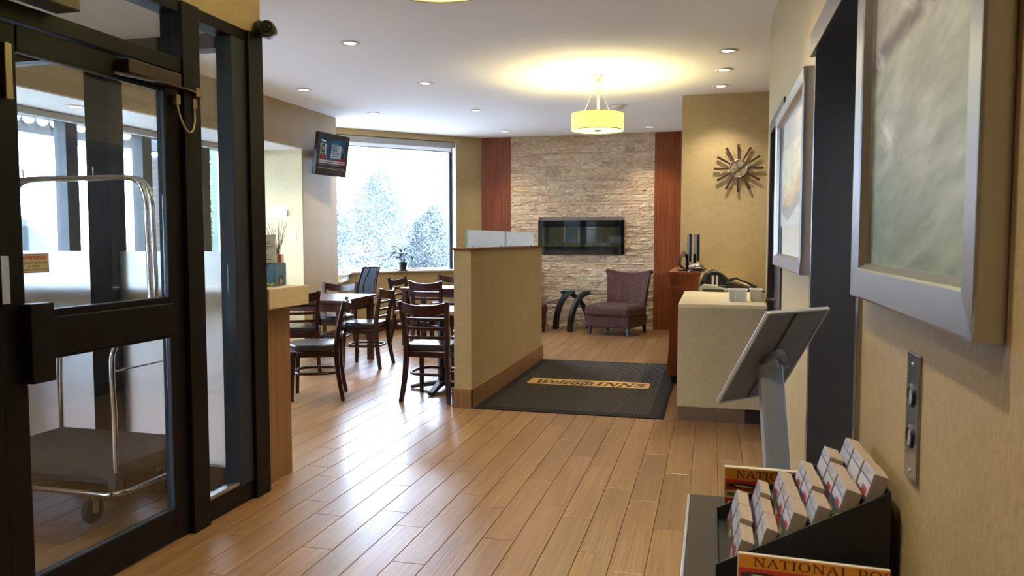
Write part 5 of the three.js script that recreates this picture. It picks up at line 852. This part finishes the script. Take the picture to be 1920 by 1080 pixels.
function car(label, [x, z], turn, color, profile, windows, W = 1.78, wheels = [-1.35, 1.35]) {
  const t = thing('car', label, 'car', [x, -0.129, z], turn);
  const paint = new THREE.MeshPhysicalMaterial({ color: new THREE.Color(...color), roughness: 0.3, metalness: 0.2, clearcoat: 1, clearcoatRoughness: 0.05 });
  const body = prism(profile, W, 0.06); obj('body', [body], paint, t);
  const wg = mat({ color: new THREE.Color(0.05, 0.06, 0.07), roughness: 0.05 });
  for (const o of windows) for (const s of [-1, 1]) { const g = prism(o, 0.012); g.translate(0, 0, s * (W / 2 + 0.002)); obj('side_window', [g], wg, t); }
  for (const wx of wheels) for (const s of [-1, 1]) { const g = new THREE.TorusGeometry(0.23, 0.1, 12, 28); g.translate(wx, 0.33, s * (W / 2 - 0.08)); const w = obj('wheel', [g], M.rubber, t); obj('hubcap', [cyl(0.2, 0.2, 0.14, 0, -0.07, 0, 20).rotateX(Math.PI / 2).translate(wx, 0.33, s * (W / 2 - 0.08))], M.silver, w); }
  for (const s of [-1, 1]) obj('side_mirror', [cb(0.11, 0.16, 0.16, 0.98, 1.12, s * (W / 2 + 0.12), 0.04)], paint, t);
  return t;
}
const vanP = [[-2.3, 0.35], [-2.35, 1.0], [-2.2, 1.75], [-1.9, 1.92], [0.2, 1.95], [0.75, 1.8], [1.55, 1.18], [2.25, 0.98], [2.4, 0.6], [2.35, 0.35]];
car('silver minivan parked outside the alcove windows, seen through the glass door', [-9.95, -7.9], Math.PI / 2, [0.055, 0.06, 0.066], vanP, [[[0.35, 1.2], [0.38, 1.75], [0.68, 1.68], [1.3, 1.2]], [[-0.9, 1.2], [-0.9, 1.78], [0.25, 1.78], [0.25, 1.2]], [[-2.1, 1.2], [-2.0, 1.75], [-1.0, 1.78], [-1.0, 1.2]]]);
const hatchP = [[-2.0, 0.35], [-2.05, 0.9], [-1.75, 1.05], [-1.25, 1.5], [0.2, 1.52], [0.95, 1.05], [1.95, 0.85], [2.05, 0.5], [2.0, 0.35]];
{
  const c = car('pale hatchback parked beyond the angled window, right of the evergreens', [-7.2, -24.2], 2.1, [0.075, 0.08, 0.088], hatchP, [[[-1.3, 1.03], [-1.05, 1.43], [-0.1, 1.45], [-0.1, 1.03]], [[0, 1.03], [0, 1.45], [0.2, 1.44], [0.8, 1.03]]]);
  obj('rear_window', [cb(0.012, 0.5, 1.3, 0, 0, 0, 0.005).rotateZ(-0.84).translate(-1.535, 1.3, 0)], mat({ color: new THREE.Color(0.05, 0.06, 0.07), roughness: 0.05 }), c);
}
{ // entrance canopy with its row of globes, post and brick pier
  const t = thing('entrance_canopy', 'grey canopy beam outside the alcove windows carrying round globe lamps', 'canopy', [-7.25, 0, 0]);
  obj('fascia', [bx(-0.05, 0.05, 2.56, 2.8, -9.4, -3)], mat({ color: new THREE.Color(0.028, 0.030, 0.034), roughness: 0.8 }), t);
  const sl = []; for (let k = 0; k < 9; k++) sl.push(bx(-0.1 - k * 0.1, -0.02 - k * 0.1, 2.62, 2.635, -9.4, -3)); obj('soffit_boards', sl, M.greyPlastic, t);
  obj('roof', [bx(-0.95, 0.05, 2.8, 2.9, -9.4, -3)], M.greyPlastic, t);
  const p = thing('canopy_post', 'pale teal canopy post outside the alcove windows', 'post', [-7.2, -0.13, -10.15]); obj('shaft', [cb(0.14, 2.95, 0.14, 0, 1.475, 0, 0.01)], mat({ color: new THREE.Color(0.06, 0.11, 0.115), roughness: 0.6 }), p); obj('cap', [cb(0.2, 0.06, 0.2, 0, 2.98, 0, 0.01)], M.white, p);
  const gm = new THREE.MeshStandardMaterial({ color: 0xffffff, roughness: 0.3, emissive: 0xffffff, emissiveIntensity: 1.5 });
  let g0 = null; const nth = ['leftmost', 'second', 'third', 'fourth', 'fifth', 'sixth', 'seventh', 'eighth', 'ninth', 'tenth', 'eleventh'];
  for (let k = 0; k < 11; k++) { const z = -6.62 - k * 0.178, lab = `${nth[k]} white globe bulb from the left along the outdoor canopy beam`; if (!g0) { g0 = thing('globe_bulb', lab, 'lamp', [-7.19, 2.69, z], 0, 'globe bulbs along the canopy beam'); obj('bulb', [sph(0.058, 0.035, 0, 0, 1, 1, 1, 14)], gm, g0); obj('socket', [cyl(0.025, 0.025, 0.02, 0, -0.01, 0, 14).rotateZ(Math.PI / 2).translate(-0.01, 0, 0)], M.greyPlastic, g0); } else dup(g0, [-7.19, 2.69, z], 0, lab); }
  const b = thing('brick_pier', 'pale brick pier outside the alcove windows', 'pier', [-7.25, -0.13, -8.92]);
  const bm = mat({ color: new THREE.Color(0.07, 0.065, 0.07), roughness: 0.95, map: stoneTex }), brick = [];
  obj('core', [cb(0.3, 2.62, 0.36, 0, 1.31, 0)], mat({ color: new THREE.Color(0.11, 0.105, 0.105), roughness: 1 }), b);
  for (let r = 0; r < 34; r++) for (let s = 0; s < 2; s++) { const y = 0.036 + r * 0.076; brick.push(cb(0.318, 0.064, 0.18, 0, y, (s - 0.5) * 0.194 + (r % 2 ? 0.02 : -0.02) * 0)); }
  obj('brickwork', brick, bm, b).userData.kind = 'stuff';
}
{ // house across the street
  const t = thing('house', 'pale house far beyond the angled window with small dark windows', 'house', [-14.2, -0.13, -45], 0.6);
  obj('wall', [bx(-6, 6, 0, 4.6, -4, 4)], M.white, t); const r = prism([[-4.6, 4.6], [4.6, 4.6], [0, 7]], 12.6); r.rotateY(Math.PI / 2); obj('roof', [r], mat({ color: new THREE.Color(0.22, 0.2, 0.2), roughness: 0.9 }), t);
  for (const x of [-4, -1.2, 1.6, 4.2]) { const w = obj('window', [bx(x - 0.6, x + 0.6, 1.4, 2.8, 3.98, 4.05)], M.white, t); for (const s of [-1, 1]) obj('pane', [bx(x + s * 0.29 - 0.25, x + s * 0.29 + 0.25, 1.5, 2.7, 4.04, 4.06)], M.blackGlass, w); }
}

scene.traverse(o => { if (o.userData.__n) delete o.userData.__n; });
renderer.render(scene, camera);
